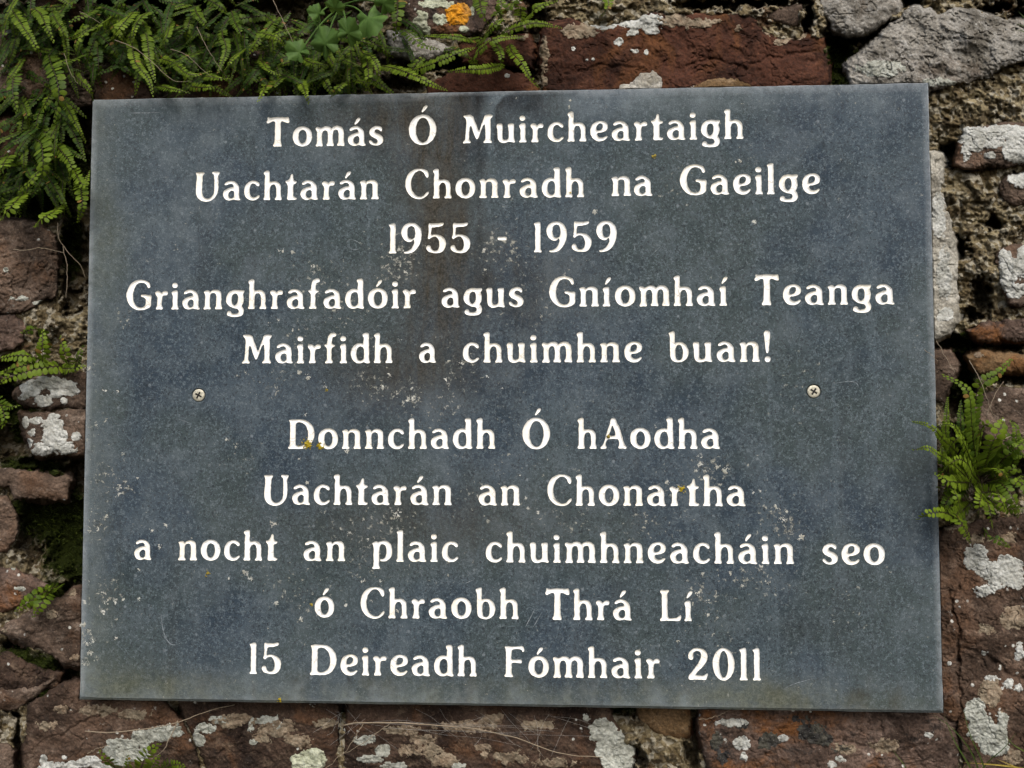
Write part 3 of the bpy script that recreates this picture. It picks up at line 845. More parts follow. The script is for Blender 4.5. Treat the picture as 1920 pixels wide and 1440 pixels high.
    low = (V[:, 2] < -hh + 0.0006) & (V[:, 1] > 0.0001)
    at['dark'] = np.where(low, 0.75, at['dark'])
    at['bloom_light'] = np.where(low, 0.0, at['bloom_light'])
    o = link_mesh('memorial_plaque', V, faces, M['slate'], attrs=at, smooth=False, origin=np.array([0, PT, 0]))
    return tag(o, 'grey slate plaque with ten lines of cream carved lettering, screwed to the rubble wall', 'plaque')


SCREW_C = [px3(372, 741), px3(1526, 734)]
SCREW_L = []
plaque = build_plaque()
for V_, F_, R_ in LINE_MESH:
    link_mesh('engraved_line', V_, F_, M['paint'], parent=plaque, attrs={'rim': R_})


def build_screw(c, ang):
    n = 36
    prof = [(0.0, -0.0001), (0.0024, -0.0001), (0.0034, 0.00002), (0.00385, 0.00025), (0.0039, 0.0006), (0.002, 0.0036)]
    V, F = [], []
    for r, y in prof[1:]:
        for i in range(n):
            t = 2 * math.pi * i / n
            V.append((c[0] + r * math.cos(t), y, c[2] + r * math.sin(t)))
    for k in range(len(prof) - 2):
        for i in range(n):
            j = (i + 1) % n
            F.append((k * n + i, k * n + j, (k + 1) * n + j, (k + 1) * n + i))
    F.append(tuple(range(n))[::-1])
    s = link_mesh('screw', V, F, M['screw'], parent=plaque)
    # cross recess, a dark star laid on the head, its shade put into colour
    o = []
    for k in range(4):
        t = ang + k * math.pi / 2
        for dr, da in ((0.00075, -0.75), (0.0023, -0.24), (0.0024, 0.24)):
            o.append((c[0] + dr * math.cos(t + da), c[2] + dr * math.sin(t + da)))
    m = len(o)
    V = [(x, -0.00016, z) for x, z in o] + [(c[0] + (x - c[0]) * 1.03, 0.00005, c[2] + (z - c[2]) * 1.03) for x, z in o]
    F = [tuple(range(m))] + [(i, (i + 1) % m, m + (i + 1) % m, m + i) for i in range(m)]
    link_mesh('cross_recess', V, F, M['recess'], parent=s, smooth=False)


build_screw(SCREW_C[0], math.radians(62))
build_screw(SCREW_C[1], math.radians(56))


# old scratches on the slate face
def ribbon(pts, w):
    C, L = curve_xy(pts)
    P = px3(C[:, 0], C[:, 1], -0.00004)
    T = np.gradient(P, axis=0)
    T /= np.linalg.norm(T, axis=1)[:, None]
    S = np.c_[-T[:, 2], T[:, 1] * 0, T[:, 0]]
    k = np.sin(np.linspace(0.15, math.pi - 0.15, len(P)))[:, None] * w
    n = len(P)
    return np.concatenate([P - S * k, P + np.array([0, -0.00005, 0]), P + S * k]), [f for i in range(n - 1) for f in ((i, n + i, n + i + 1, i + 1), (n + i, 2 * n + i, 2 * n + i + 1, n + i + 1))]


def curve_xy(pts):
    P = np.asarray(pts, float)
    t = np.linspace(0, len(P) - 1, 14)
    k = np.arange(len(P))
    if len(P) > 2:
        c = np.polyfit(k, P, min(3, len(P) - 1))
        return sum(c[i][None] * t[:, None] ** (len(c) - 1 - i) for i in range(len(c))), 0
    return np.stack([np.interp(t, k, P[:, 0]), np.interp(t, k, P[:, 1])], -1), 0


SCR = [([(302, 1150), (306, 1182), (318, 1206), (341, 1204)], 1.6), ([(652, 462), (654, 450), (668, 452), (678, 462)], 1.0), ([(678, 464), (664, 468), (652, 462)], 1.0),
       ([(1468, 1294), (1490, 1282), (1530, 1272)], 1.0), ([(872, 1094), (888, 1087)], 1.2), ([(985, 1176), (1004, 1140)], 1.6), ([(1000, 1176), (1016, 1148)], 1.4),
       ([(240, 212), (300, 211)], 1.4), ([(335, 786), (355, 793)], 1.2), ([(1560, 720), (1600, 716), (1608, 730)], 1.2), ([(1220, 480), (1238, 462)], 1.0), ([(1588, 410), (1594, 400)], 1.4)]
rs_ = np.random.default_rng(5)
for _ in range(46):
    cx, cy, a, L = rs_.uniform(190, 1720), rs_.uniform(200, 1290), rs_.uniform(0, math.pi), rs_.uniform(4, 16)
    SCR.append(([(cx, cy), (cx + L * math.cos(a), cy + L * math.sin(a))], rs_.uniform(0.5, 0.9)))
Vs, Fs, o_ = [], [], 0
for pts, w in SCR:
    V, F = ribbon(pts, w * 0.00017)
    Vs.append(V)
    Fs += [tuple(o_ + i for i in f) for f in F]
    o_ += len(V)
n_ = NT('scratched_slate', 0.8, 0.2)
n_.color(n_.mix(n_.ramp(n_.noise(500, 4, 0.8), 0.4, 0.6), (0.09, 0.105, 0.115), (0.24, 0.27, 0.29)))
link_mesh('scratches', np.concatenate(Vs), Fs, n_.m, parent=plaque)['kind'] = 'stuff'


# ------------------------------------------------------------------ rubble wall: stones, mortar, lichen crusts
def grow(poly, m=130):
    """outlines that leave the frame go on beyond it"""
    o = []
    for x, y in poly:
        if x <= -5: x -= m
        if x >= 1925: x += m
        if y <= -5: y -= m
        if y >= 1445: y += m
        o.append((x, y))
    return o


# name suffix only for reference: (material, y of the face in mm, tilt x, tilt y, rough mm, bedding mm, outline px, label)
STONES = [
    ('red', 19, 0.004, 0.004, 1.5, 0.8, [(1014,90),(1030,45),(1065,38),(1110,52),(1160,46),(1230,24),(1300,28),(1370,26),(1412,32),(1432,58),(1462,76),(1520,66),(1545,74),(1552,105),(1554,215),(1015,215),(1016,150)], 'large dark red sandstone block above the plaque'),
    ('brown', 22, 0, 0, 0.8, 0.5, [(1430,20),(1465,12),(1502,10),(1503,42),(1486,50),(1462,42),(1434,34)], 'small purple brown stone'),
    ('grey', 20, 0.01, 0.01, 1.4, 0.8, [(1540,10),(1556,-10),(1700,-10),(1688,18),(1655,42),(1625,62),(1590,64),(1558,54)], 'grey rounded stone'),
    ('grey', 15, 0.006, -0.008, 2.4, 1.6, [(1588,122),(1622,92),(1655,62),(1686,32),(1714,13),(1742,16),(1757,32),(1790,16),(1830,18),(1852,32),(1906,40),(1926,62),(1928,90),(1890,118),(1852,144),(1805,156),(1770,166),(1735,175),(1600,190)], 'large pale grey rough stone'),
    ('brown', 14, 0.0, -0.012, 1.4, 0.9, [(1798,268),(1812,240),(1868,232),(1930,226),(1930,304),(1880,310),(1830,316),(1788,312)], 'brown stone crusted with white lichen'),
    ('brown', 17, 0.01, 0, 1.4, 0.6, [(1876,345),(1888,325),(1930,312),(1930,390),(1895,386),(1878,368)], None),
    ('pale', 16, 0.0, 0.0, 1.5, 0.4, [(1700,288),(1748,285),(1766,292),(1770,325),(1766,352),(1773,385),(1785,425),(1791,470),(1794,520),(1797,570),(1799,606),(1782,626),(1756,640),(1700,640)], 'pale limestone strip beside the plaque'),
    ('brown', 17, 0.012, 0, 1.6, 0.8, [(1868,470),(1895,460),(1930,452),(1930,580),(1896,572),(1880,545),(1872,505)], 'brown stone with white lichen'),
    ('pink', 17, 0, 0.01, 1.2, 0.9, [(1812,620),(1840,607),(1885,600),(1930,606),(1930,644),(1880,638),(1832,640)], None),
    ('ochre', 17, 0, 0.01, 1.0, 0.7, [(1812,668),(1836,659),(1880,664),(1930,660),(1930,694),(1885,698),(1838,700),(1820,688)], None),
    ('brown', 20, 0, 0, 1.0, 0.5, [(1720,660),(1780,660),(1796,684),(1786,722),(1768,752),(1720,752)], None),
    ('brown', 16, 0.006, 0.004, 1.4, 0.8, [(1828,770),(1838,742),(1876,726),(1930,728),(1930,838),(1890,856),(1850,838),(1830,806)], None),
    ('rusty', 17, 0.002, 0.0, 1.8, 0.9, [(1700,1000),(1762,996),(1830,978),(1930,952),(1930,1450),(1812,1450),(1802,1400),(1797,1350),(1700,1340)], 'large red brown sandstone with white lichen patches'),
    ('pink', 18, 0.0, 0.003, 2.0, 1.4, [(1305,1290),(1560,1285),(1792,1290),(1796,1360),(1806,1450),(1345,1450),(1318,1400)], 'rusty pink sandstone under the plaque'),
    ('ochre', 20, 0, 0.006, 1.2, 0.6, [(1188,1300),(1250,1300),(1292,1330),(1292,1376),(1270,1388),(1235,1378),(1202,1356)], None),
    ('dark', 19, 0.0, 0.006, 1.8, 1.2, [(655,1290),(900,1290),(1130,1290),(1150,1350),(1186,1400),(1180,1450),(650,1450),(644,1370)], 'dark brown sandstone under the plaque'),
    ('dark', 20, 0.0, 0.006, 2.0, 1.2, [(330,1290),(500,1290),(640,1300),(636,1370),(640,1450),(420,1450),(372,1400),(350,1350)], None),
    ('rusty', 18, -0.004, 0.004, 1.8, 0.8, [(56,1322),(96,1292),(140,1276),(240,1280),(300,1300),(345,1360),(366,1405),(410,1450),(44,1450),(46,1390)], 'large brown stone below the corner of the plaque'),
    ('brown', 20, 0, 0, 1.0, 0.6, [(-10,1398),(16,1396),(27,1410),(24,1450),(-10,1450)], None),
    ('brown', 20, 0, 0.01, 1.2, 0.8, [(-10,1298),(30,1290),(70,1284),(102,1272),(74,1304),(30,1330),(-10,1342)], None),
    ('dark', 22, 0, 0.01, 2.0, 0.8, [(-10,1240),(22,1222),(62,1240),(120,1262),(110,1284),(56,1298),(-10,1292)], None),
    ('brown', 16, -0.004, -0.006, 1.6, 1.2, [(4,1184),(18,1168),(62,1140),(108,1122),(150,1104),(220,1104),(220,1245),(122,1246),(72,1216),(14,1196)], 'tan brown angular stone'),
    ('pink', 18, 0, 0, 1.3, 0.9, [(-10,1064),(30,1064),(62,1082),(92,1100),(60,1116),(34,1140),(10,1150),(-10,1152)], None),
    ('brown', 20, 0, 0, 1.4, 0.7, [(-10,934),(14,930),(30,956),(32,1000),(14,1036),(-10,1046)], None),
    ('brown', 17, 0, 0.01, 1.0, 1.0, [(-10,870),(30,878),(80,888),(130,894),(134,902),(126,936),(72,936),(26,938),(18,912),(-10,905)], 'flat red brown stone'),
    ('brown', 16, 0, 0.0, 1.3, 0.6, [(42,778),(90,770),(152,769),(220,769),(220,852),(150,852),(102,855),(62,850),(54,822)], 'stone blotched with white lichen, the lower of two'),
    ('brown', 17, 0, 0.004, 1.3, 0.6, [(28,736),(52,716),(100,704),(150,698),(220,698),(220,765),(150,764),(92,767),(46,761)], 'stone blotched with white lichen, the upper of two'),
    ('brown', 16, 0, 0.003, 2.0, 1.0, [(-10,420),(40,412),(76,420),(106,442),(110,500),(102,556),(72,573),(36,584),(-10,592)], 'large brown stone under the hanging ferns'),
    ('pink', 17, 0, -0.003, 1.8, 1.0, [(-10,598),(30,586),(50,610),(44,640),(28,656),(-10,672)], None),
    ('brown', 19, 0, 0.003, 1.8, 1.2, [(-10,62),(22,52),(60,72),(92,106),(128,138),(166,152),(172,200),(90,205),(40,192),(-10,172)], None),
    ('dark', 20, 0, 0.003, 1.6, 1.0, [(176,130),(228,122),(256,130),(272,152),(300,215),(180,215)], None),
    ('pink', 18, 0, 0, 1.3, 0.8, [(752,8),(770,-10),(925,-10),(932,28),(902,62),(850,68),(800,64),(768,44)], 'pinkish stone with an orange lichen'),
    ('red', 18, 0, 0.006, 1.0, 0.7, [(802,160),(830,142),(888,133),(940,129),(990,145),(1010,166),(1008,215),(800,215)], None),
    ('pale', 16, 0, 0.0, 1.0, 0.2, [(1150,168),(1184,152),(1200,137),(1224,134),(1238,148),(1242,200),(1150,200)], None),
    ('ochre', 17, 0, 0.004, 0.8, 0.4, [(1286,162),(1338,143),(1382,147),(1408,160),(1406,205),(1286,205)], None),
    ('grey', 20, 0, 0, 1.2, 0.6, [(730,62),(770,60),(800,72),(850,92),(826,112),(770,112),(735,100)], None),
    ('red', 22, 0, 0, 1.2, 0.7, [(860,82),(930,66),(985,66),(1002,90),(998,128),(920,126),(870,116)], None),
    ('dark', 23, 0, 0, 1.4, 0.7, [(320,120),(420,100),(520,110),(560,215),(320,215)], None),
    ('dark', 22, 0, 0, 1.4, 0.7, [(40,-10),(160,-10),(180,40),(120,50),(60,30)], None),
    ('dark', 23, 0, 0, 1.4, 0.7, [(-10,230),(60,225),(100,290),(80,360),(-10,380)], None),
]


CRACKS = {12: [([(1782, 1105), (1784, 1150), (1800, 1185), (1797, 1240), (1800, 1345)], 3.0, 2.2), ([(1812, 1212), (1862, 1242), (1925, 1278)], 5.0, 2.0),
               ([(1800, 1060), (1796, 1100), (1784, 1130)], 3.0, 1.4)],
          0: [([(1285, 124), (1330, 112), (1400, 126), (1450, 108), (1525, 92)], 3.5, 1.2), ([(1060, 140), (1120, 120), (1200, 128)], 3.5, 0.9)],
          17: [([(120, 1380), (150, 1350), (190, 1340), (240, 1352)], 3.0, 1.3)], 13: [([(1500, 1400), (1580, 1385), (1680, 1410), (1760, 1390)], 4.0, 1.2)],
          27: [([(40, 450), (60, 490), (50, 540)], 3.0, 1.2)]}


class Stone:
    def __init__(self, i, s):
        self.i = i
        self.mat, self.y0, self.tx, self.ty, self.rough, self.bed, poly, self.label = s
        self.poly = np.array(grow(poly), float)
        self.c = self.poly.mean(0)
        self.lo, self.hi = self.poly.min(0), self.poly.max(0)

    def sd(self, x, y):
        wob = 5.0 * fbm(x / 26, y / 26, 4, 40 + self.i) + 1.6 * fbm(x / 7, y / 7, 2, 60 + self.i)
        return poly_sd(x, y, self.poly) + wob

    def depth(self, x, y, sd=None):
        """y coordinate (m) of the stone's face at a photo pixel"""
        if sd is None:
            sd = self.sd(x, y)
        i = self.i
        e = 1 - np.exp(-np.clip(sd, 0, None) / 7.0)
        h = 3.2 * e
        h = h + self.rough * 1.5 * fbm(x / 95, y / 80, 4, 100 + i)
        t = fbm(x / 110 + 0.4 * fbm(x / 60, y / 60, 2, i), y / 55 + x * (((i * 37) % 11) - 5) / 900, 3, 140 + i) * 2.4
        fr = t - np.floor(t)
        h = h + self.bed * (np.floor(t) + sstep(0.35, 0.65, fr)) * 0.6
        h = h + self.rough * 0.5 * fbm(x / 14, y / 14, 4, 180 + i) + self.rough * 0.22 * fbm(x / 4.5, y / 4.5, 2, 220 + i)
        rid = 1 - np.abs(fbm(x / 50, y / 38, 4, 260 + i))
        h = h - self.rough * 0.6 * sstep(0.955, 1.0, rid)
        for ln, w_, dp in CRACKS.get(i, []):
            for (ax, ay), (bx, by) in zip(ln[:-1], ln[1:]):
                ex, ey = bx - ax, by - ay
                wx, wy = x + 6 * fbm(x / 18, y / 18, 3, 9), y + 6 * fbm(x / 18, y / 18, 3, 10)
                t_ = np.clip(((wx - ax) * ex + (wy - ay) * ey) / (ex * ex + ey * ey), 0, 1)
                h = h - dp * np.exp(-((wx - ax - t_ * ex) ** 2 + (wy - ay - t_ * ey) ** 2) / w_ ** 2)
        h = h + (x - self.c[0]) * self.tx * -1 + (y - self.c[1]) * self.ty * -1
        h = h + np.where(sd < 0, sd * 2.6, 0)
        d = (self.y0 - h) / 1000
        return np.where(poly_sd(x, y, PLQ) > 1, np.maximum(d, 0.0165), d)


PLQ = [(172, 186), (1742, 154), (1770, 1338), (147, 1313)]
STONE = [Stone(i, s) for i, s in enumerate(STONES)]


def grid_mesh(x0, x1, y0, y1, st):
    gx, gy = np.meshgrid(np.arange(x0, x1, st), np.arange(y0, y1, st))
    return gx, gy


def grid_faces(keep):
    """quads of a grid whose four corners are kept, and the compact index map"""
    ny, nx = keep.shape
    q = keep[:-1, :-1] & keep[1:, :-1] & keep[:-1, 1:] & keep[1:, 1:]
    idx = np.arange(ny * nx).reshape(ny, nx)
    F = np.stack([idx[:-1, :-1][q], idx[1:, :-1][q], idx[1:, 1:][q], idx[:-1, 1:][q]], -1)
    used = np.unique(F)
    mp = np.full(ny * nx, -1)
    mp[used] = np.arange(len(used))
    return mp[F], used


wall = empty('stone_wall', px3(960, 1500, 0.03))
tag(wall, 'old rubble wall of red brown sandstone in crumbling lime mortar behind the slate plaque', 'wall')

STONE_OBJ = []
for s in STONE:
    out = (s.lo[0] < -60) or (s.hi[0] > 1980) or (s.hi[1] > 1500)
    st = 1.35
    gx, gy = grid_mesh(s.lo[0] - 16, s.hi[0] + 16, s.lo[1] - 16, s.hi[1] + 16, st)
    sd = s.sd(gx, gy)
    hid = poly_sd(gx, gy, PLQ) > 45
    d = s.depth(gx, gy, sd)
    F, used = grid_faces((sd > -9) & ~hid)
    V = px3(gx.ravel()[used], gy.ravel()[used], d.ravel()[used])
    o = link_mesh('stone', V, F, M[s.mat], parent=wall)
    if s.label:
        o['label'] = s.label
    STONE_OBJ.append(o)

# mortar: (x, y, rx, ry) of the open joints and holes in it
VOIDS = [(1787,292,30,22),(1862,419,15,11),(1803,462,13,24),(1843,552,16,30),(1819,588,18,10),(1770,648,22,16),
         (1812,643,34,16),(1888,644,34,14),(1806,698,22,40),(1900,708,40,12),(1570,90,22,60),(1615,72,48,12),(1660,52,24,14),(1620,105,30,20),(1862,18,20,10),(1908,22,16,12),
         (1700,5,20,10),(1325,10,50,10),(1420,4,60,8),(1512,40,10,40),(140,450,24,70),(135,540,16,40),(150,500,20,60),(20,760,26,40),(20,830,40,34),(100,872,60,14),
         (150,890,22,40),(90,960,50,40),(130,1010,40,70),(60,1010,24,40),(36,1110,14,14),(136,1262,24,40),(20,1205,20,10),(140,1100,20,24),(480,1330,140,16),(700,1328,120,12),
         (1000,1330,160,12),(560,1370,20,20),(1300,1395,14,50),(1206,1338,18,10),(30,1340,16,10),(36,1415,10,50),(620,1400,10,50),(400,1340,60,14),(240,60,160,60),(480,60,200,70),
         (650,120,90,50),(300,20,200,30),(60,220,120,40),(60,330,120,80),(140,300,40,120),(710,160,60,20),(985,110,30,50),(1005,60,20,60),(820,120,60,14),(930,95,40,20),
         (1780,1000,20,14),(1850,880,70,50),(1800,860,40,60),(1790,760,30,30),(10,690,40,14),(500,170,160,20),(100,40,60,30), (1190,1420,12,30)]
MOSSY = [(100,960,70,60),(130,1010,50,90),(70,1250,80,26),(60,880,60,24),(1575,110,30,60),(1630,110,40,22),(1815,640,60,16),(1890,690,50,16),(1800,700,30,50),(1560,140,30,20),
         (100,1300,60,16),(30,760,40,40),(135,460,20,60),(480,1335,160,14),(760,1330,140,12),(60,800,40,30),(30,1220,30,16),(560,150,150,30),(300,60,200,60),(60,320,120,90),(100,1110,40,20),
         (1010,1330,200,12),(250,1335,120,10),(1240,1330,60,10)]


def fld(x, y, L, p=4):
    f = np.zeros_like(x)
    for cx, cy, rx, ry in L:
        m = (np.abs(x - cx) < rx * 1.8) & (np.abs(y - cy) < ry * 1.8)
        r = (((x[m] - cx) / rx) ** 2 + ((y[m] - cy) / ry) ** 2)
        f[m] = np.maximum(f[m], np.exp(-r ** (p / 2) * 0.7))
    return f


def mortar_depth(x, y):
    wx = x + 16 * fbm(x / 22, y / 22, 5, 71, 0.6)
    wy = y + 16 * fbm(x / 22, y / 22, 5, 72, 0.6)
    v = fld(wx, wy, VOIDS)
    h = 3.4 * fbm(x / 70, y / 60, 4, 300) + 2.6 * (np.abs(fbm(x / 26, y / 24, 4, 301)) * 2 - 0.5)
    h += 1.5 * fbm(x / 9, y / 9, 3, 302) + 0.7 * np.abs(fbm(x / 4.2, y / 4.2, 2, 303))
    h -= 2.5 * sstep(0.38, 0.6, fbm(x / 34, y / 30, 5, 304))
    h += 1.3 * sstep(0.1, 0.45, fbm(x / 11, y / 10, 2, 305)) + 0.8 * fbm(x / 5, y / 5, 3, 306)
    # patches of mortar that stand up between the stones on the right
    h += 5.0 * fld(x, y, [(1840, 190, 110, 40), (1840, 370, 60, 50), (1830, 480, 40, 60), (1250, 1410, 60, 40), (105, 600, 60, 40), (500, 1385, 60, 40), (1140, 70, 60, 14), (1350, 20, 90, 16)], 2)
    d = (21.8 - h) / 1000 + v * 0.026
    return np.where(poly_sd(x, y, PLQ) > 1, np.maximum(d, 0.0168), d), v


gx, gy = grid_mesh(-150, 2070, -130, 1570, 1.6)
dmax = np.full(gx.shape, -1e9)
for s in STONE:
    m = (gx > s.lo[0] - 20) & (gx < s.hi[0] + 20) & (gy > s.lo[1] - 20) & (gy < s.hi[1] + 20)
    dmax[m] = np.maximum(dmax[m], s.sd(gx[m], gy[m]))
keep = (poly_sd(gx, gy, PLQ) < 45) & (dmax < 16)
F, used = grid_faces(keep)
ux, uy = gx.ravel()[used], gy.ravel()[used]
md, mv = mortar_depth(ux, uy)
md = md + 0.006 * sstep(-2, 12, dmax.ravel()[used])
V = px3(ux, uy, md)
mortar_shade = np.clip(sstep(620, 420, ux) * sstep(560, 380, uy) * 1.2 + 0.8 * fld(ux, uy, [(700, 130, 160, 60), (850, 880, 200, 40), (60, 900, 110, 140), (120, 470, 50, 120), (150, 1250, 40, 60), (1000, 100, 40, 70), (20, 780, 60, 90), (1860, 880, 90, 80)], 2)
               + 0.9 * mv + 0.5 * sstep(1318, 1335, uy) * sstep(1375, 1345, uy), 0, 1)  # shade of holes, fern thicket and plaque underside put into mortar colour
moss = np.clip(fld(ux, uy, MOSSY, 2) * 1.2, 0, 1)
link_mesh('mortar', V, F, M['mortar'], parent=wall, attrs={'mortar_shade': mortar_shade, 'moss': moss})

# the wall goes on beyond the frame
gx, gy = grid_mesh(-900, 2820, -700, 2140, 5.0)
md, mv = mortar_depth(gx.ravel(), gy.ravel())
F, used = grid_faces((gx < -138) | (gx > 2058) | (gy < -118) | (gy > 1558))
V = px3(gx.ravel()[used], gy.ravel()[used], md[used])
link_mesh('mortar', V, F, M['mortar'], parent=wall, attrs={'mortar_shade': np.full(len(used), 0.15), 'moss': np.zeros(len(used))})

# lichen crusts: (kind, thickness mm, [(x, y, rx, ry), ...])
CRUSTS = [
    (31, 'crust_orange', 1.2, [(858, 26, 25, 23)]),
    (31, 'crust_green', 1.1, [(790, 42, 14, 24), (797, 60, 10, 16), (826, 36, 13, 11), (872, 54, 11, 7), (820, 8, 34, 10), (885, 20, 6, 10)]),
    (0, 'crust_white', 1.3, [(1130, 44, 32, 13), (1200, 40, 50, 17), (1160, 79, 9, 7), (1225, 56, 20, 8), (1185, 60, 16, 8)]),
    (0, 'crust_tan', 1.2, [(1090, 58, 40, 14), (1310, 44, 40, 10), (1480, 62, 44, 13), (1384, 54, 8, 7), (1262, 38, 30, 14), (1462, 78, 16, 8), (1020, 110, 9, 40), (1022, 150, 8, 16)]),
    (0, 'crust_white', 0.8, [(1075, 91, 4, 4), (1101, 113, 5, 4), (1112, 112, 4, 4), (1190, 95, 8, 4), (1212, 98, 4, 5)]),
    (3, 'crust_grey', 0.6, [(1655, 128, 46, 16), (1760, 154, 30, 8)]),
    (4, 'crust_white', 1.2, [(1842, 256, 50, 22), (1910, 280, 30, 30), (1850, 292, 18, 8), (1812, 282, 10, 22), (1890, 246, 46, 14), (1830, 276, 16, 10)]),
    (5, 'crust_white', 1.2, [(1912, 337, 22, 16)]),
    (7, 'crust_white', 1.2, [(1888, 510, 19, 38), (1924, 492, 22, 34), (1905, 545, 24, 14), (1880, 480, 10, 16)]),
    (12, 'crust_white', 1.4, [(1830, 1045, 26, 26), (1858, 1068, 34, 18), (1890, 1070, 30, 30), (1846, 1106, 20, 12), (1868, 1095, 20, 10), (1905, 1090, 16, 14)]),
    (12, 'crust_grey', 1.6, [(1828, 1335, 22, 26), (1840, 1368, 28, 28), (1864, 1396, 32, 22), (1878, 1350, 12, 18), (1868, 1375, 20, 20)]),
    (12, 'crust_white', 0.8, [(1846, 1226, 10, 6), (1912, 1222, 10, 16), (1890, 1282, 14, 10), (1908, 1290, 12, 9), (1862, 1272, 16, 7), (1780, 1244, 4, 4), (1800, 1138, 4, 4)]),
    (12, 'crust_tan', 0.8, [(1856, 1300, 24, 30), (1790, 990, 20, 8), (1880, 1340, 10, 14)]),
    (13, 'crust_white', 1.0, [(1372, 1356, 30, 9), (1392, 1392, 16, 14), (1394, 1420, 8, 10), (1560, 1434, 9, 8), (1576, 1424, 10, 7), (1742, 1378, 12, 8), (1470, 1384, 16, 6)]),
    (13, 'crust_black', 0.7, [(1440, 1388, 22, 18), (1520, 1372, 30, 20), (1546, 1388, 18, 12), (1345, 1390, 14, 18), (1355, 1418, 12, 16), (1392, 1362, 14, 9), (1500, 1350, 24, 8), (1578, 1406, 26, 8)]),
    (13, 'crust_tan', 0.7, [(1585, 1404, 30, 12), (1660, 1400, 30, 16)]),
    (15, 'crust_grey', 1.5, [(1130, 1372, 26, 24), (1148, 1400, 34, 30), (1176, 1395, 18, 32), (1160, 1430, 30, 20)]),
    (15, 'crust_tan', 1.2, [(795, 1386, 26, 12), (812, 1406, 22, 12), (770, 1408, 24, 12), (905, 1402, 14, 8), (910, 1414, 10, 8), (935, 1418, 12, 12), (925, 1348, 22, 12), (830, 1425, 30, 14), (880, 1362, 60, 12), (960, 1420, 30, 14), (1040, 1430, 40, 10), (760, 1370, 40, 10), (1010, 1360, 40, 10)]),
    (16, 'crust_tan', 1.6, [(440, 1352, 44, 14), (520, 1366, 36, 18), (560, 1390, 30, 16), (490, 1384, 20, 10), (610, 1356, 20, 10)]),
    (17, 'crust_tan', 0.7, [(180, 1332, 40, 12), (250, 1340, 30, 12), (90, 1360, 20, 12), (120, 1330, 24, 8)]),
    (12, 'crust_tan', 0.6, [(1900, 1160, 26, 24), (1850, 1180, 20, 12), (1830, 1010, 24, 10), (1890, 1010, 24, 12), (1900, 1420, 20, 16)]),
    (27, 'crust_grey', 0.7, [(12, 506, 6, 5), (40, 560, 26, 7), (76, 568, 16, 5)]),
    (6, 'crust_white', 0.8, [(1760, 400, 14, 40), (1770, 520, 14, 50), (1772, 590, 16, 16)]),
    (15, 'crust_grey', 0.9, [(684, 1388, 20, 10), (718, 1408, 14, 12), (690, 1424, 30, 8), (740, 1436, 30, 8), (860, 1436, 16, 6), (1100, 1345, 8, 8)]),
    (16, 'crust_green', 1.8, [(580, 1425, 32, 22), (572, 1438, 26, 20)]),
    (16, 'crust_grey', 1.3, [(470, 1364, 7, 12), (476, 1390, 9, 7), (372, 1388, 14, 16), (385, 1366, 20, 10), (420, 1350, 26, 9), (500, 1350, 30, 10), (520, 1362, 10, 10)]),
    (17, 'crust_grey', 1.7, [(236, 1395, 36, 12), (212, 1408, 26, 12), (270, 1385, 28, 16), (300, 1376, 30, 15), (325, 1370, 18, 14), (250, 1415, 30, 14), (225, 1425, 20, 12)]),
    (17, 'crust_white', 1.3, [(80, 1425, 8, 10), (96, 1436, 24, 8), (140, 1434, 30, 8), (170, 1428, 20, 9), (190, 1440, 20, 8), (120, 1420, 6, 5)]),
    (25, 'crust_white', 1.3, [(100, 800, 20.5, 17.9), (102, 822, 25.6, 20.5), (122, 840, 23, 12.8), (85, 845, 33.3, 10.2), (70, 788, 16.6, 6.4), (100, 782, 12.8, 6.4), (62, 812, 8.96, 7.68), (74, 836, 12.8, 7.68), (145, 819, 11.5, 8.96), (48, 792, 6.4, 10.2), (56, 832, 6.4, 12.8)]),
    (26, 'crust_white', 1.3, [(88, 718, 38.4, 12.8), (56, 730, 20.5, 17.9), (118, 730, 33.3, 12.8), (80, 751, 21.8, 10.2), (100, 740, 15.4, 7.68), (48, 742, 15.4, 7.68), (132, 726, 15.4, 12.8), (120, 752, 6.4, 7.68)]),
    (9, 'crust_tan', 0.8, [(1836, 665, 12, 6)]),
    (21, 'crust_tan', 0.9, [(135, 1112, 12, 8), (100, 1150, 14, 10), (10, 1184, 10, 6), (140, 1232, 10, 8)]),
    (22, 'crust_grey', 0.8, [(38, 1104, 10, 5), (24, 1064, 5, 5)]),
    (29, 'crust_grey', 0.9, [(24, 58, 16, 6), (74, 68, 12, 5)]),
    (32, 'crust_white', 0.9, [(951, 142, 5, 4)]),
    (36, 'crust_tan', 0.9, [(905, 72, 20, 8), (980, 68, 14, 8)]),
]
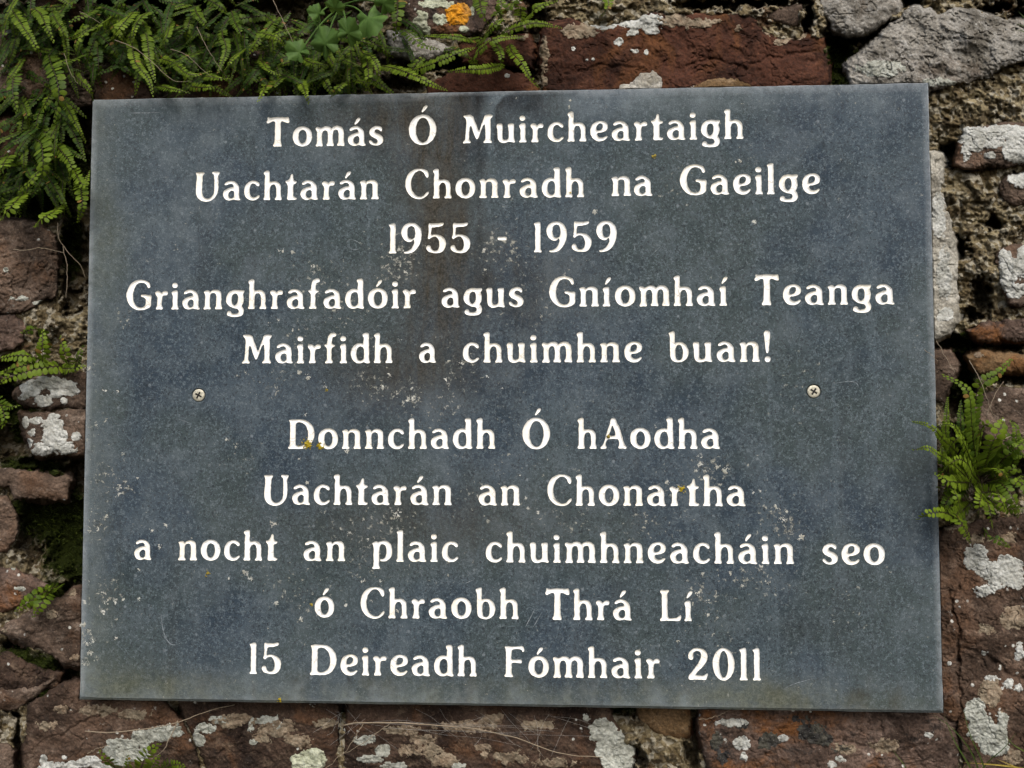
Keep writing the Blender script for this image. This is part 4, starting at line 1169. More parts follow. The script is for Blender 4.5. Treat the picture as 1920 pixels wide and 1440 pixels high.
for ci, (si, kind, th, bl) in enumerate(CRUSTS):
    s = STONE[si]
    B = np.array(bl, float)
    gx, gy = grid_mesh((B[:, 0] - B[:, 2] * 1.5).min() - 4, (B[:, 0] + B[:, 2] * 1.5).max() + 4,
                       (B[:, 1] - B[:, 3] * 1.5).min() - 4, (B[:, 1] + B[:, 3] * 1.5).max() + 4, 1.1)
    f = np.full_like(gx, -9.0)
    for cx, cy, rx, ry in bl:
        q = np.sqrt(((gx - cx) / rx) ** 2 + ((gy - cy) / ry) ** 2)
        k = max(min(rx, ry) / 9.0, 0.9)
        f = np.maximum(f, np.where(q < 1, (1 - q) * k, (1 - q) * max(1.7, 1.3 * k)))
    f = np.minimum(f, 1.2)
    nz = fbm(gx / 13, gy / 13, 4, 400 + ci) * 0.55 + fbm(gx / 4.0, gy / 4.0, 3, 430 + ci) * 0.28
    m = f + nz - 0.02
    if kind in ('crust_tan', 'crust_black'):
        m = m + 0.45 * fbm(gx / 6, gy / 6, 3, 460 + ci) - 0.12
    hgt = th * 0.62 * (sstep(-0.05, 0.26, m) * (0.6 + 0.35 * fbm(gx / 4.0, gy / 4.0, 3, 490 + ci)) + 0.10) - 0.45 * sstep(0.08, -0.12, m)
    if kind == 'crust_orange':
        q = np.sqrt((gx - 858) ** 2 + (gy - 26) ** 2)
        hgt = hgt + 0.9 * np.abs(fbm(gx / 7, gy / 7, 3, 7)) * sstep(26, 10, q)
    d = s.depth(gx, gy) - hgt / 1000
    F, used = grid_faces((m > -0.14) & (s.sd(gx, gy) > -5))
    if len(F) == 0:
        continue
    V = px3(gx.ravel()[used], gy.ravel()[used], d.ravel()[used])
    o = link_mesh('lichen', V, F, M[kind], parent=STONE_OBJ[si])
    o['label'] = {'crust_orange': 'bright orange rosette lichen', 'crust_green': 'pale green lichen', 'crust_white': 'white crusty lichen', 'crust_tan': 'tan crusty lichen',
                  'crust_grey': 'pale grey lichen', 'crust_black': 'black lichen'}[kind]

# pale lichen spots on the slate
SPK = [(587,500,5),(587,512,4),(747,498,7),(761,510,5),(522,601,4),(504,607,4),(548,619,4),(442,705,5),(459,697,6),(563,699,7),(576,708,7),(610,723,6),(598,747,5),(730,703,7),(718,726,7),
       (744,738,7),(773,747,9),(756,755,6),(749,637,5),(528,471,7),(549,472,7),(749,468,8),(840,678,4),(866,679,7),(887,682,6),(766,749,7),(772,729,5),(914,706,5),(835,712,5),(940,728,4),
       (572,779,6),(743,963,10),(652,844,7),(442,835,5),(425,824,5),(223,913,9),(222,928,7),(258,896,4),(311,984,5),(285,995,5),(298,1025,6),(513,983,8),(576,904,6),(1310,856,7),(1313,871,7),
       (1304,881,6),(1323,881,7),(1360,883,8),(1345,875,6),(1456,951,8),(1476,960,7),(1468,974,9),(1425,921,5),(1437,919,6),(1411,922,5),(1502,1008,8),(462,1073,9),(471,1084,7),(604,1087,5),
       (681,1090,6),(712,1088,5),(516,1131,6),(564,1161,6),(649,1135,5),(428,1085,4),(167,692,7),(180,733,5),(197,732,7),(222,733,4),(180,797,4),(198,790,6),(230,852,5),(200,967,6),(183,992,6),
       (167,995,6),(310,983,4),(260,1068,4),(195,1113,6),(200,1128,7),(217,1130,7),(230,1125,5),(158,1128,7),(195,1147,9),(260,1121,5),(157,1172,9),(167,1187,7),(163,1207,9),(173,1203,6),
       (168,1225,8),(155,1242,8),(180,1235,6),(218,1162,4),(218,1197,5),(517,1133,5),(1388,302,6),(1414,415,5),(1381,303,4),(1115,397,6),(1317,1075,6),(1348,1078,5),(1370,1075,5),(1379,1087,6),
       (1394,1099,5),(1426,1061,7),(1440,1093,6),(1311,1112,8),(1329,1128,6),(1328,1153,5),(1271,1203,5),(1068,200,5),(1069,190,4),(745,1145,5),(690,1010,6),(960,470,7),(925,455,5),(908,470,5),
       (910,508,6),(975,890,5),(1010,960,6),(985,935,6),(990,952,5),(1250,905,6),(1230,800,5),(970,480,5),(700,650,5),(656,1000,5),(608,960,6),(560,860,5),(840,1080,5)]
Vs, Fs, o_ = [], [], 0
for k, (cx, cy, r) in enumerate(SPK):
    r = r * 1.35
    gx, gy = grid_mesh(cx - r, cx + r, cy - r, cy + r, 0.6)
    m = 0.62 - np.sqrt((gx - cx) ** 2 + (gy - cy) ** 2) / r * 1.3 + 1.15 * fbm(gx / 3.2 + k * 3.7, gy / 3.2, 4, 600, 0.75)
    hgt = 0.16 * sstep(0.15, 0.7, m) - 0.10 * sstep(0.25, 0.02, m)
    F, used = grid_faces(m > 0.05)
    if len(F):
        Vs.append(px3(gx.ravel()[used], gy.ravel()[used], -hgt.ravel()[used] / 1000))
        Fs.append(F + o_)
        o_ += len(used)
link_mesh('lichen', np.concatenate(Vs), np.concatenate(Fs), M['crust_speck'], parent=plaque)['kind'] = 'stuff'

# small yellow lichens on the slate
YEL = [(575, 833, 10, 9), (600, 836, 7, 6), (1279, 916, 8, 6), (1227, 294, 5, 5), (1142, 819, 4, 4), (524, 1312, 5, 4), (583, 1134, 4, 3), (1069, 362, 3, 3), (389, 1076, 4, 5), (612, 730, 4, 3)]
for k, (cx, cy, rx, ry) in enumerate(YEL):
    gx, gy = grid_mesh(cx - rx * 1.6, cx + rx * 1.6, cy - ry * 1.6, cy + ry * 1.6, 0.6)
    m = 1 - np.sqrt(((gx - cx) / rx) ** 2 + ((gy - cy) / ry) ** 2) + 0.9 * fbm(gx / 3.0, gy / 3.0, 3, 520 + k)
    hgt = 0.9 * sstep(0.1, 0.7, m) * (0.6 + 0.5 * fbm(gx / 2, gy / 2, 2, 540 + k)) - 0.5 * sstep(0.15, -0.05, m)
    F, used = grid_faces(m > 0.0)
    if len(F) == 0:
        continue
    V = px3(gx.ravel()[used], gy.ravel()[used], -hgt.ravel()[used] / 1000)
    link_mesh('lichen', V, F, M['crust_yellow'], parent=plaque)['label'] = 'tiny yellow lichen on the slate'


# ------------------------------------------------------------------ ferns, leaves, stems, grass, moss
def curve3(pts, n):
    """Catmull-Rom through 3-D points, n+1 samples evenly spaced in length"""
    P = np.asarray(pts, float)
    P = np.concatenate([[2 * P[0] - P[1]], P, [2 * P[-1] - P[-2]]])
    out = []
    for i in range(1, len(P) - 2):
        p0, p1, p2, p3 = P[i - 1:i + 3]
        for t in np.linspace(0, 1, 14, endpoint=False):
            out.append(0.5 * (2 * p1 + (p2 - p0) * t + (2 * p0 - 5 * p1 + 4 * p2 - p3) * t * t + (3 * p1 - p0 - 3 * p2 + p3) * t ** 3))
    out.append(P[-2])
    out = np.array(out)
    s = np.r_[0, np.cumsum(np.linalg.norm(np.diff(out, axis=0), axis=1))]
    q = np.linspace(0, s[-1], n + 1)
    return np.stack([np.interp(q, s, out[:, k]) for k in range(3)], -1), s[-1]


def tube(C, r0, r1, sides=4):
    n = len(C)
    T = np.gradient(C, axis=0)
    T /= np.linalg.norm(T, axis=1)[:, None] + 1e-12
    up = np.array([0.31, -0.9, 0.2])
    A = np.cross(T, up)
    A /= np.linalg.norm(A, axis=1)[:, None] + 1e-12
    B = np.cross(T, A)
    V, F = [], []
    for i in range(n):
        r = r0 + (r1 - r0) * i / (n - 1)
        for k in range(sides):
            t = 2 * math.pi * k / sides
            V.append(C[i] + r * (A[i] * math.cos(t) + B[i] * math.sin(t)))
    for i in range(n - 1):
        for k in range(sides):
            j = (k + 1) % sides
            F.append((i * sides + k, i * sides + j, (i + 1) * sides + j, (i + 1) * sides + k))
    F.append(tuple(range(sides))[::-1])
    F.append(tuple((n - 1) * sides + k for k in range(sides)))
    return V, F


PINNA = [(0, 0), (0.22, 0.40), (0.55, 0.52), (0.86, 0.36), (1.0, 0.0), (0.86, -0.34), (0.55, -0.46), (0.20, -0.30), (0.30, 0.02), (0.68, 0.02)]
PFACE = [(0, 8, 1), (1, 8, 9, 2), (2, 9, 3), (3, 9, 4), (4, 9, 5), (5, 9, 6), (6, 9, 8, 7), (7, 8, 0)]


def frond_mesh(pts, hl, rng, tone=0.5, bare=0.1, tip=0.25, dense=1.0, facing=None):
    """pts: 3-D points base to tip; hl: length of the longest leaflets (m)"""
    C, L = curve3(pts, 40)
    npair = max(6, int(L / (hl * 0.52) * dense))
    face = np.array(facing if facing is not None else (rng.normal(0, 0.2), -1.0, rng.normal(0.22, 0.18)))
    V, F, T, MI = [], [], [], []
    tv, tf = tube(C, 0.00036, 0.00014, 3)
    V += list(tv)
    F += tf
    MI += [1] * len(tf)
    T += [0.0] * len(tv)
    ss = np.linspace(bare, 0.995, npair)
    for k, s in enumerate(ss):
        i = min(int(s * 40), 39)
        f = s * 40 - i
        p = C[i] * (1 - f) + C[i + 1] * f
        t = C[i + 1] - C[i]
        t = t / (np.linalg.norm(t) + 1e-12)
        side = np.cross(t, face)
        side /= np.linalg.norm(side) + 1e-12
        nrm = np.cross(side, t)
        w = min(1.0, 0.55 + (s - bare) / 0.18 * 0.45) * (1 - max(0, (s - (1 - tip * 2)) / (tip * 2)) ** 1.6 * 0.82)
        for sg in (1, -1):
            if rng.random() < 0.035:
                continue
            ln = hl * w * rng.uniform(0.86, 1.08)
            wd = min(hl * 0.60 * (0.45 + 0.55 * w), L / npair * 1.02 * (1 - bare) * 1.15)
            fw = rng.uniform(0.02, 0.30)
            d = side * sg + t * fw + nrm * rng.normal(-0.10, 0.13)
            d /= np.linalg.norm(d)
            b = t - d * np.dot(t, d)
            b /= np.linalg.norm(b)
            nn = np.cross(d, b) * sg
            tw = rng.normal(0, 0.13)
            b = b * math.cos(tw) + nn * math.sin(tw)
            o = len(V)
            pp = p + t * (L / npair * 0.4 * (sg > 0))
            tn = float(np.clip(tone + rng.normal(0, 0.13) + 0.45 * max(0, s - 0.55), 0, 0.92))
            if rng.random() < 0.008:
                tn = 1.0
            for u, v in PINNA:
                q = pp + d * (u * ln) + b * (v * wd) + nn * ((0.10 * (1 if abs(v) < 0.1 and 0 < u < 1 else 0) - 0.16 * u * u) * ln * 0.6)
                V.append(q)
                T.append(tn)
            for fc in PFACE:
                F.append(tuple(o + a for a in (fc if sg > 0 else fc[::-1])))
                MI.append(0)
    return np.array(V), F, np.array(T), MI


def wall_y(x, y):
    return 0.024


def add_frond(root, pxs, hl_px, rng, y0=0.020, ymid=-0.006, ytip=-0.002, tone=0.5, **kw):
    n = len(pxs)
    P = []
    for i, (x, y) in enumerate(pxs):
        t = i / (n - 1)
        d = (1 - t) ** 2 * y0 + 2 * t * (1 - t) * (2 * ymid - 0.5 * y0 - 0.5 * ytip) + t * t * ytip
        P.append(px3(x, y, d))
    V, F, T, MI = frond_mesh(P, hl_px * 0.00040, rng, tone, **kw)
    return link_mesh('frond', V, F, [M['fern'], M['stalk']], parent=root, attrs={'tone': T}, mat_idx=MI)


def fern(cx, cy, label):
    r = empty('spleenwort_fern', px3(cx, cy, 0.022))
    return tag(r, label, 'fern', 'small ferns rooted in the wall joints')


def zz(v, ox, oy, s):
    return [(ox + x / s, oy + y / s) for x, y in v]


rng = np.random.default_rng(21)
# fern beside the lower right edge of the plaque
fr = fern(1838, 905, 'bushy green fern growing beside the right edge of the plaque')
for v, hl, ym, yt, tn in [
    ([(690, 880), (655, 700), (640, 560), (630, 430), (600, 360), (490, 300)], 14, -.012, -.006, .38),
    ([(690, 860), (650, 640), (660, 430), (700, 340), (780, 290), (850, 215)], 14, -.004, .002, .35),
    ([(700, 850), (720, 760), (750, 670), (790, 590), (815, 535)], 19, -.022, -.018, .62),
    ([(640, 860), (560, 720), (480, 640), (440, 590), (390, 562), (322, 550)], 8, -.016, -.012, .75),
    ([(640, 880), (540, 780), (450, 720), (400, 690), (322, 700)], 9, -.018, -.012, .72),
    ([(680, 870), (620, 720), (570, 610), (530, 565), (460, 570)], 9, -.014, -.012, .72),
    ([(600, 830), (500, 760), (520, 690), (560, 640), (590, 630)], 14, -.020, -.022, .68),
    ([(700, 900), (650, 840), (620, 780), (570, 752), (520, 780), (485, 812)], 12, -.026, -.022, .85),
    ([(660, 960), (560, 1050), (480, 1038), (400, 1046), (350, 1075)], 13, -.020, -.016, .80),
    ([(620, 980), (560, 1050), (592, 1110), (632, 1195)], 13, -.014, -.006, .66),
    ([(650, 900), (700, 930), (770, 930), (805, 990), (825, 1035)], 14, -.026, -.022, .78),
    ([(660, 930), (720, 980), (742, 1050), (755, 1125)], 10, -.018, -.010, .72),
    ([(660, 900), (690, 930), (682, 990), (678, 1045)], 12, -.022, -.016, .70),
    ([(640, 880), (545, 900), (562, 960), (582, 1035)], 12, -.020, -.014, .55),
    ([(650, 880), (560, 875), (510, 868), (445, 828)], 14, -.022, -.018, .86),
    ([(720, 860), (820, 740), (880, 690), (935, 640)], 13, -.010, -.006, .32),
    ([(700, 860), (780, 800), (820, 830), (870, 800), (905, 820)], 11, -.014, -.010, .48),
    ([(720, 900), (820, 915), (870, 890), (910, 845)], 12, -.012, -.008, .45),
    ([(690, 1130), (730, 1160), (785, 1190), (845, 1225)], 9, -.004, .002, .16),
    ([(690, 840), (760, 800), (800, 820), (832, 865)], 11, -.024, -.020, .76),
    ([(670, 780), (690, 600), (730, 560), (765, 580)], 11, -.010, -.006, .60),
    ([(700, 830), (780, 770), (860, 720), (935, 735)], 13, -.008, -.002, .28),
    ([(640, 800), (590, 680), (580, 560), (580, 440)], 9, .004, .008, .15),
    ([(620, 820), (530, 720), (500, 620), (505, 500), (510, 420)], 8, .000, .004, .45),
    ([(620, 850), (500, 840), (480, 760), (478, 680)], 10, -.004, .002, .25),
    ([(700, 880), (850, 790), (880, 600), (850, 545)], 10, -.006, .000, .35),
    ([(690, 940), (800, 1010), (870, 1020), (930, 1020)], 9, -.004, .002, .4),
    ([(640, 930), (520, 960), (500, 900), (460, 905)], 12, -.006, -.004, .5),
    ([(700, 890), (790, 880), (860, 960), (890, 1060)], 12, -.016, -.008, .35), ([(640, 900), (540, 940), (500, 990), (470, 1060)], 11, -.010, -.004, .3),
    ([(720, 870), (840, 850), (930, 900), (980, 980)], 13, -.012, -.006, .3), ([(690, 850), (760, 700), (860, 640), (960, 660)], 12, -.004, .002, .2)]:
    add_frond(fr, zz(v, 1600, 600, 2.88), hl, rng, 0.022, ym, yt, tn, bare=0.12)

# fern above the middle of the plaque
fr = fern(905, 66, 'long fronded fern spreading over red stones above the plaque')
for v, hl, ym, yt, tn in [
    ([(480, 300), (400, 390), (480, 370), (560, 340), (680, 290), (745, 268)], 11, -.008, -.004, .55),
    ([(800, 200), (740, 225), (680, 210), (600, 200), (450, 200)], 8, -.006, .000, .55),
    ([(790, 420), (740, 335), (800, 262), (880, 215), (1025, 205)], 9, -.010, -.006, .62),
    ([(760, 260), (790, 225), (830, 170), (870, 130), (905, 105)], 10, -.014, -.010, .50),
    ([(860, 230), (900, 190), (1000, 150), (1100, 130), (1235, 155)], 8, -.010, -.004, .66),
    ([(940, 240), (960, 290), (1010, 350), (1060, 430), (1112, 495)], 9, -.012, -.008, .72),
    ([(1000, 160), (1040, 110), (1070, 70), (1120, 30), (1205, 5)], 11, -.012, -.008, .62),
    ([(900, 350), (880, 372), (800, 388), (720, 390), (605, 402)], 9, -.010, -.006, .85),
    ([(200, 370), (280, 380), (400, 420), (500, 470), (590, 505)], 10, -.016, -.012, .70),
    ([(320, -60), (318, 0), (314, 100), (300, 215)], 15, -.012, -.008, .30),
    ([(110, 300), (140, 330), (152, 420), (138, 505)], 12, -.016, -.012, .70),
    ([(770, -40), (780, 10), (792, 70), (825, 130)], 14, -.012, -.008, .35),
    ([(850, 90), (900, 60), (935, 45), (965, 10)], 12, -.010, -.006, .40),
    ([(340, 160), (380, 190), (450, 250), (545, 275)], 11, -.006, -.002, .20),
    ([(90, 260), (125, 300), (170, 320), (210, 400), (185, 490)], 9, -.020, -.014, .62),
    ([(1475, -40), (1500, 0), (1500, 40), (1465, 85)], 10, -.008, -.004, .60),
    ([(860, 230), (882, 270), (902, 320), (888, 375)], 10, -.010, -.006, .45),
    ([(560, 280), (640, 280), (700, 310), (745, 330)], 7, -.002, .002, .2),
    ([(860, 180), (880, 110), (900, 40), (890, -30)], 13, -.006, -.002, .25),
    ([(1000, 130), (1010, 60), (1000, 0), (1010, -50)], 12, -.006, -.002, .45)]:
    add_frond(fr, zz(v, 640, 0, 3), hl, rng, 0.022, ym, yt, tn, bare=0.08)

# the planting over the top left corner: fronds traced from the photograph first, then the thicket behind them
TL = [
    ([(60, 40), (90, 90), (150, 180), (200, 260), (222, 325)], 13, .55), ([(290, 60), (312, 110), (350, 170), (372, 255)], 12, .45),
    ([(270, 290), (285, 350), (320, 450), (330, 560), (290, 725)], 19, .38), ([(85, 360), (80, 410), (70, 500), (92, 625)], 16, .22),
    ([(640, 90), (580, 130), (480, 180), (420, 260), (452, 375)], 14, .66), ([(760, 60), (720, 100), (670, 160), (620, 222)], 14, .70),
    ([(800, 110), (812, 160), (830, 230), (842, 340), (872, 455)], 13, .50), ([(960, 120), (950, 165), (930, 220), (888, 275)], 12, .52),
    ([(720, 200), (742, 240), (762, 350), (832, 440), (862, 535)], 12, .62), ([(880, 480), (930, 490), (990, 505), (1060, 520)], 11, .45),
    ([(960, 340), (1000, 370), (1070, 420), (1185, 400)], 10, .55), ([(1380, 270), (1340, 300), (1290, 350), (1258, 405)], 9, .80),
    ([(1250, 150), (1252, 200), (1272, 280), (1228, 405)], 11, .35), ([(1440, 180), (1490, 190), (1560, 212), (1602, 262)], 11, .62),
    ([(1520, 440), (1500, 480), (1480, 520), (1455, 565)], 13, .72), ([(1680, 440), (1702, 480), (1722, 530), (1735, 575)], 12, .82),
    ([(420, 420), (442, 445), (500, 500), (524, 565)], 11, .45), ([(1140, 430), (1180, 430), (1230, 440), (1285, 440)], 10, .50),
    ([(1060, 480), (1100, 490), (1170, 490), (1235, 480)], 10, .72), ([(1460, 330), (1490, 370), (1520, 400), (1570, 420)], 10, .55),
    ([(1700, 320), (1740, 350), (1790, 360), (1840, 370)], 10, .70), ([(560, 40), (520, 60), (460, 90), (400, 120)], 13, .35),
    ([(1090, 30), (1110, 80), (1150, 130), (1170, 160)], 12, .35), ([(1300, 60), (1320, 120), (1350, 180), (1370, 260)], 11, .25),
    ([(180, 40), (230, 80), (260, 150), (300, 230)], 14, .5), ([(850, 60), (800, 90), (760, 150), (745, 230)], 12, .45)]
LM = [
    ([(190, 30), (230, 60), (242, 170), (228, 290)], 22, .42), ([(310, 60), (335, 90), (400, 180), (388, 270)], 15, .45),
    ([(300, 140), (250, 180), (170, 270), (108, 325)], 15, .55), ([(150, 330), (100, 370), (40, 440), (-20, 505)], 16, .75),
    ([(350, 400), (300, 440), (240, 480), (190, 525)], 15, .70), ([(440, 240), (452, 300), (462, 400), (440, 495)], 14, .62),
    ([(400, 180), (422, 220), (470, 290), (500, 215)], 12, .6), ([(60, 120), (30, 150), (10, 200), (-20, 260)], 15, .5)]
CL = [(60, 40, 'feathery fern at the far top left corner of the wall'), (180, 60, 'tangled fern above the top left corner of the plaque'),
      (300, 70, 'dark fern hanging over the left of the plaque top edge'), (420, 60, 'shaded fern above the word Tomás on the plaque'),
      (530, 110, 'fern with yellowish drooping tips touching the plaque top edge'), (640, 110, 'fern thicket between the lobed leaves and the long fronded fern'),
      (85, 215, 'fern hanging beside the upper left edge of the plaque'), (60, 330, 'dense fern hanging lowest at the left of the plaque')]
ROOTS = []
for cx, cy, lab in CL:
    ROOTS.append(fern(cx, cy, lab))


def nearest(x, y, lo=0, hi=8):
    return ROOTS[min(range(lo, hi), key=lambda i: (CL[i][0] - x) ** 2 + (CL[i][1] - y) ** 2)]


for v, hl, tn in TL:
    p = zz(v, 0, 0, 3)
    m = p[len(p) // 2]
    add_frond(nearest(*m), p, hl * 0.82, rng, 0.016, -.014 + rng.uniform(-.008, .008), -.012 + rng.uniform(-.008, .006), tn, bare=0.05)
for v, hl, tn in LM:
    p = zz(v, 0, 250, 3)
    m = p[len(p) // 2]
    add_frond(nearest(*m, 6, 8), p, hl * 0.82, rng, 0.016, -.014 + rng.uniform(-.008, .006), -.010 + rng.uniform(-.006, .006), tn, bare=0.05)
for ci, (cx, cy, lab) in enumerate(CL):
    left = ci >= 6
    for k in range(42 if not left else 44):
        bx = cx + rng.normal(0, 45 if not left else 34)
        by = cy + rng.normal(-16, 42 if not left else 34)
        a = rng.uniform(0.1, 1.0) * math.pi if not left else rng.uniform(0.2, 0.95) * math.pi
        L = rng.uniform(48, 120)
        dx, dy = math.cos(a), math.sin(a) * 0.9
        cv = rng.uniform(-0.35, 0.35)
        p = []
        for t in (0, 0.35, 0.7, 1.0):
            p.append((bx + L * t * dx - cv * L * t * t * dy, by + L * t * dy * 0.75 + cv * L * t * t * dx + 0.25 * L * t * t))
        lim = 182 if not left else 405
        ov = max(q[1] for q in p) - lim
        if ov > 0:
            p = [(x, y - ov) for x, y in p]
        if left:
            ox = max(q[0] for q in p) - 160
            if ox > 0:
                p = [(x - ox, y) for x, y in p]
        z = rng.uniform(-0.008, 0.014) if k < 16 else rng.uniform(0.004, 0.016)
        add_frond(ROOTS[ci], p, rng.uniform(5.5, 10.5), rng, 0.020, z, z + rng.uniform(-.004, .008), float(np.clip(rng.normal(0.20 if k < 16 else 0.03, 0.24), 0.0, 0.8)), bare=0.06)

# small ferns lower down the left side and at the bottom
fr = fern(85, 680, 'bright fern on the ledge above the white blotched stones')
for v, hl, tn in [([(250, 1330), (240, 1290), (238, 1200), (240, 1115)], 14, .55), ([(400, 1330), (390, 1300), (362, 1230), (340, 1150)], 13, .62),
                  ([(260, 1320), (200, 1262), (100, 1250), (-20, 1272)], 12, .65), ([(380, 1320), (320, 1310), (180, 1330), (60, 1370), (0, 1405)], 14, .75),
                  ([(330, 1320), (400, 1322), (470, 1308)], 11, .72), ([(270, 1250), (230, 1115), (180, 1105), (125, 1122)], 12, .35),
                  ([(300, 1340), (200, 1300), (120, 1310), (20, 1340)], 12, .5), ([(420, 1330), (440, 1260), (465, 1200)], 9, .2), ([(100, 1300), (60, 1330), (30, 1350), (-10, 1345)], 11, .55)]:
    add_frond(fr, zz(v, 0, 250, 3), hl, rng, 0.020, -.002, -.002, tn, bare=0.05)
fr = fern(105, 1105, 'little fern in the joint beside the lower left of the plaque')
for v, hl, tn in [([(330, 1255), (250, 1290), (170, 1340), (95, 1395)], 13, .42), ([(300, 1270), (260, 1310), (222, 1370), (190, 1425)], 13, .5), ([(340, 1265), (300, 1270), (265, 1265)], 11, .45),
                  ([(290, 1280), (230, 1290), (200, 1310), (160, 1370)], 11, .35)]:
    add_frond(fr, zz(v, 0, 680, 3), hl, rng, 0.020, .004, .004, tn, bare=0.02)
fr = fern(4, 775, 'sprig of fern at the left edge of the photo')
for v, hl, tn in [([(-60, 200), (0, 235), (25, 300), (20, 350)], 13, .4), ([(-40, 230), (20, 240), (60, 250), (100, 240)], 9, .4), ([(-40, 250), (-10, 300), (10, 360)], 12, .3)]:
    add_frond(fr, zz(v, 0, 680, 3), hl, rng, 0.020, .004, .004, tn, bare=0.05)
fr = fern(265, 1440, 'fern poking up at the bottom edge below the lichen')
for v, hl, tn in [([(680, 1060), (640, 1010), (600, 975), (565, 935)], 13, .35), ([(780, 1060), (800, 1000), (830, 935), (890, 890)], 15, .62), ([(720, 1060), (720, 1010), (718, 955)], 11, .45),
                  ([(900, 1060), (940, 1012), (1000, 1000), (1030, 1005)], 12, .45), ([(840, 1060), (860, 1010), (892, 955)], 12, .5), ([(930, 1060), (980, 1030), (1030, 1020)], 11, .4)]:
    add_frond(fr, zz(v, 0, 1100, 3), hl, rng, 0.016, .000, -.004, tn, bare=0.02)

# soft lobed leaves among the ferns
def lobed_leaf(c, R, ang, tilt, rng, lobes=5):
    n = 60
    cen = px3(*c)
    ax = np.array([math.cos(ang), 0, math.sin(ang)])
    ay = np.array([-math.sin(ang), 0, math.cos(ang)])
    up = np.array([0, -1.0, 0])
    ax = ax * math.cos(tilt[0]) + up * math.sin(tilt[0])
    ay = ay * math.cos(tilt[1]) + up * math.sin(tilt[1])
    nn = np.cross(ax, ay)
    V, F, T = [], [], []
    ph = rng.uniform(0, 6)
    lf_ = rng.uniform(0.9, 1.06, lobes + 2)
    V.append(cen)
    T.append(0.5)
    rings = (0.35, 0.7, 1.0)
    for rr in rings:
        for i in range(n):
            t = 2 * math.pi * i / n - math.pi
            li_ = lf_[int((t / (2 * math.pi) + 0.5) * lobes + 0.5) % lobes]
            r = li_ * (0.84 + 0.10 * math.cos(lobes * t)) + 0.055 * math.cos(t * 13 + ph) + 0.03 * math.cos(t * 23 + ph) + 0.16 * math.cos(t)
            r *= 1 - 0.75 * math.exp(-((abs(t) - math.pi) / 0.28) ** 2)
            q = rr * r * R
            z = 0.08 * R * (rr * rr) * math.cos(lobes * t + 0.5) + 0.07 * R * rr * math.sin(3 * t + ph) - 0.20 * R * rr * rr + 0.10 * R * rr * math.cos(2 * t + ph)
            V.append(cen + ax * (q * math.cos(t)) + ay * (q * math.sin(t)) + nn * z)
            T.append(float(np.clip(0.40 + 0.30 * math.cos(lobes * t) * rr + rng.normal(0, 0.05), 0, 0.9)))
    for i in range(n):
        j = (i + 1) % n
        F.append((0, 1 + i, 1 + j))
        for k in range(2):
            a = 1 + k * n
            F.append((a + i, a + n + i, a + n + j, a + j))
    return np.array(V), F, np.array(T)


weed = empty('lobed_leaf_plant', px3(640, 40, 0.01))
tag(weed, 'plant with soft lobed green leaves among the ferns above the plaque', 'plant')
for c, r, a, tl in [((562, 98), 24, 2.6, (.5, .2)), ((610, 82), 32, 1.9, (.2, -.4)), ((652, 62), 27, 1.0, (.45, .3)), ((690, 34), 38, -1.2, (.3, .2)),
                    ((598, 26), 20, 2.9, (1.0, .2)), ((718, 6), 24, .6, (.5, .3)), ((628, 16), 18, 1.4, (.9, .1))]:
    d = -0.026 + rng.uniform(-.006, .006)
    V, F, T = lobed_leaf(c, r * 0.00034, a, tl, rng)
    V = V + (px3(c[0], c[1], d) - px3(*c))
    lf = link_mesh('leaf', V, F, M['broad'], parent=weed, attrs={'tone': T})
    C, _ = curve3([px3(640, 10, 0.016), px3((640 + c[0]) / 2, (10 + c[1]) / 2 - 8, -0.012), px3(c[0], c[1], d + 0.001)], 14)
    tv, tf = tube(C, 0.0007, 0.0005, 5)
    link_mesh('leaf_stalk', tv, tf, M['broad'], parent=lf, attrs={'tone': np.full(len(tv), 0.6)})

# dead stems and roots
def stem(name, pts, r, mat, label, cat, group=None, wob=1.6, y=-0.004, seed=0):
    P = []
    for i, p in enumerate(pts):
        d = p[2] if len(p) > 2 else y
        P.append(px3(p[0], p[1], d))
    C, L = curve3(P, 46)
    k = np.arange(len(C))
    C = C + np.stack([fbm(k / 6, k * 0 + seed, 3, 3), fbm(k / 6, k * 0 + seed, 3, 5), fbm(k / 6, k * 0 + seed, 3, 8)], -1) * wob * 0.00034
    V, F = tube(C, r * 0.75, r * 0.4, 5)
    return tag(link_mesh(name, V, F, mat, smooth=True), label, cat, group)


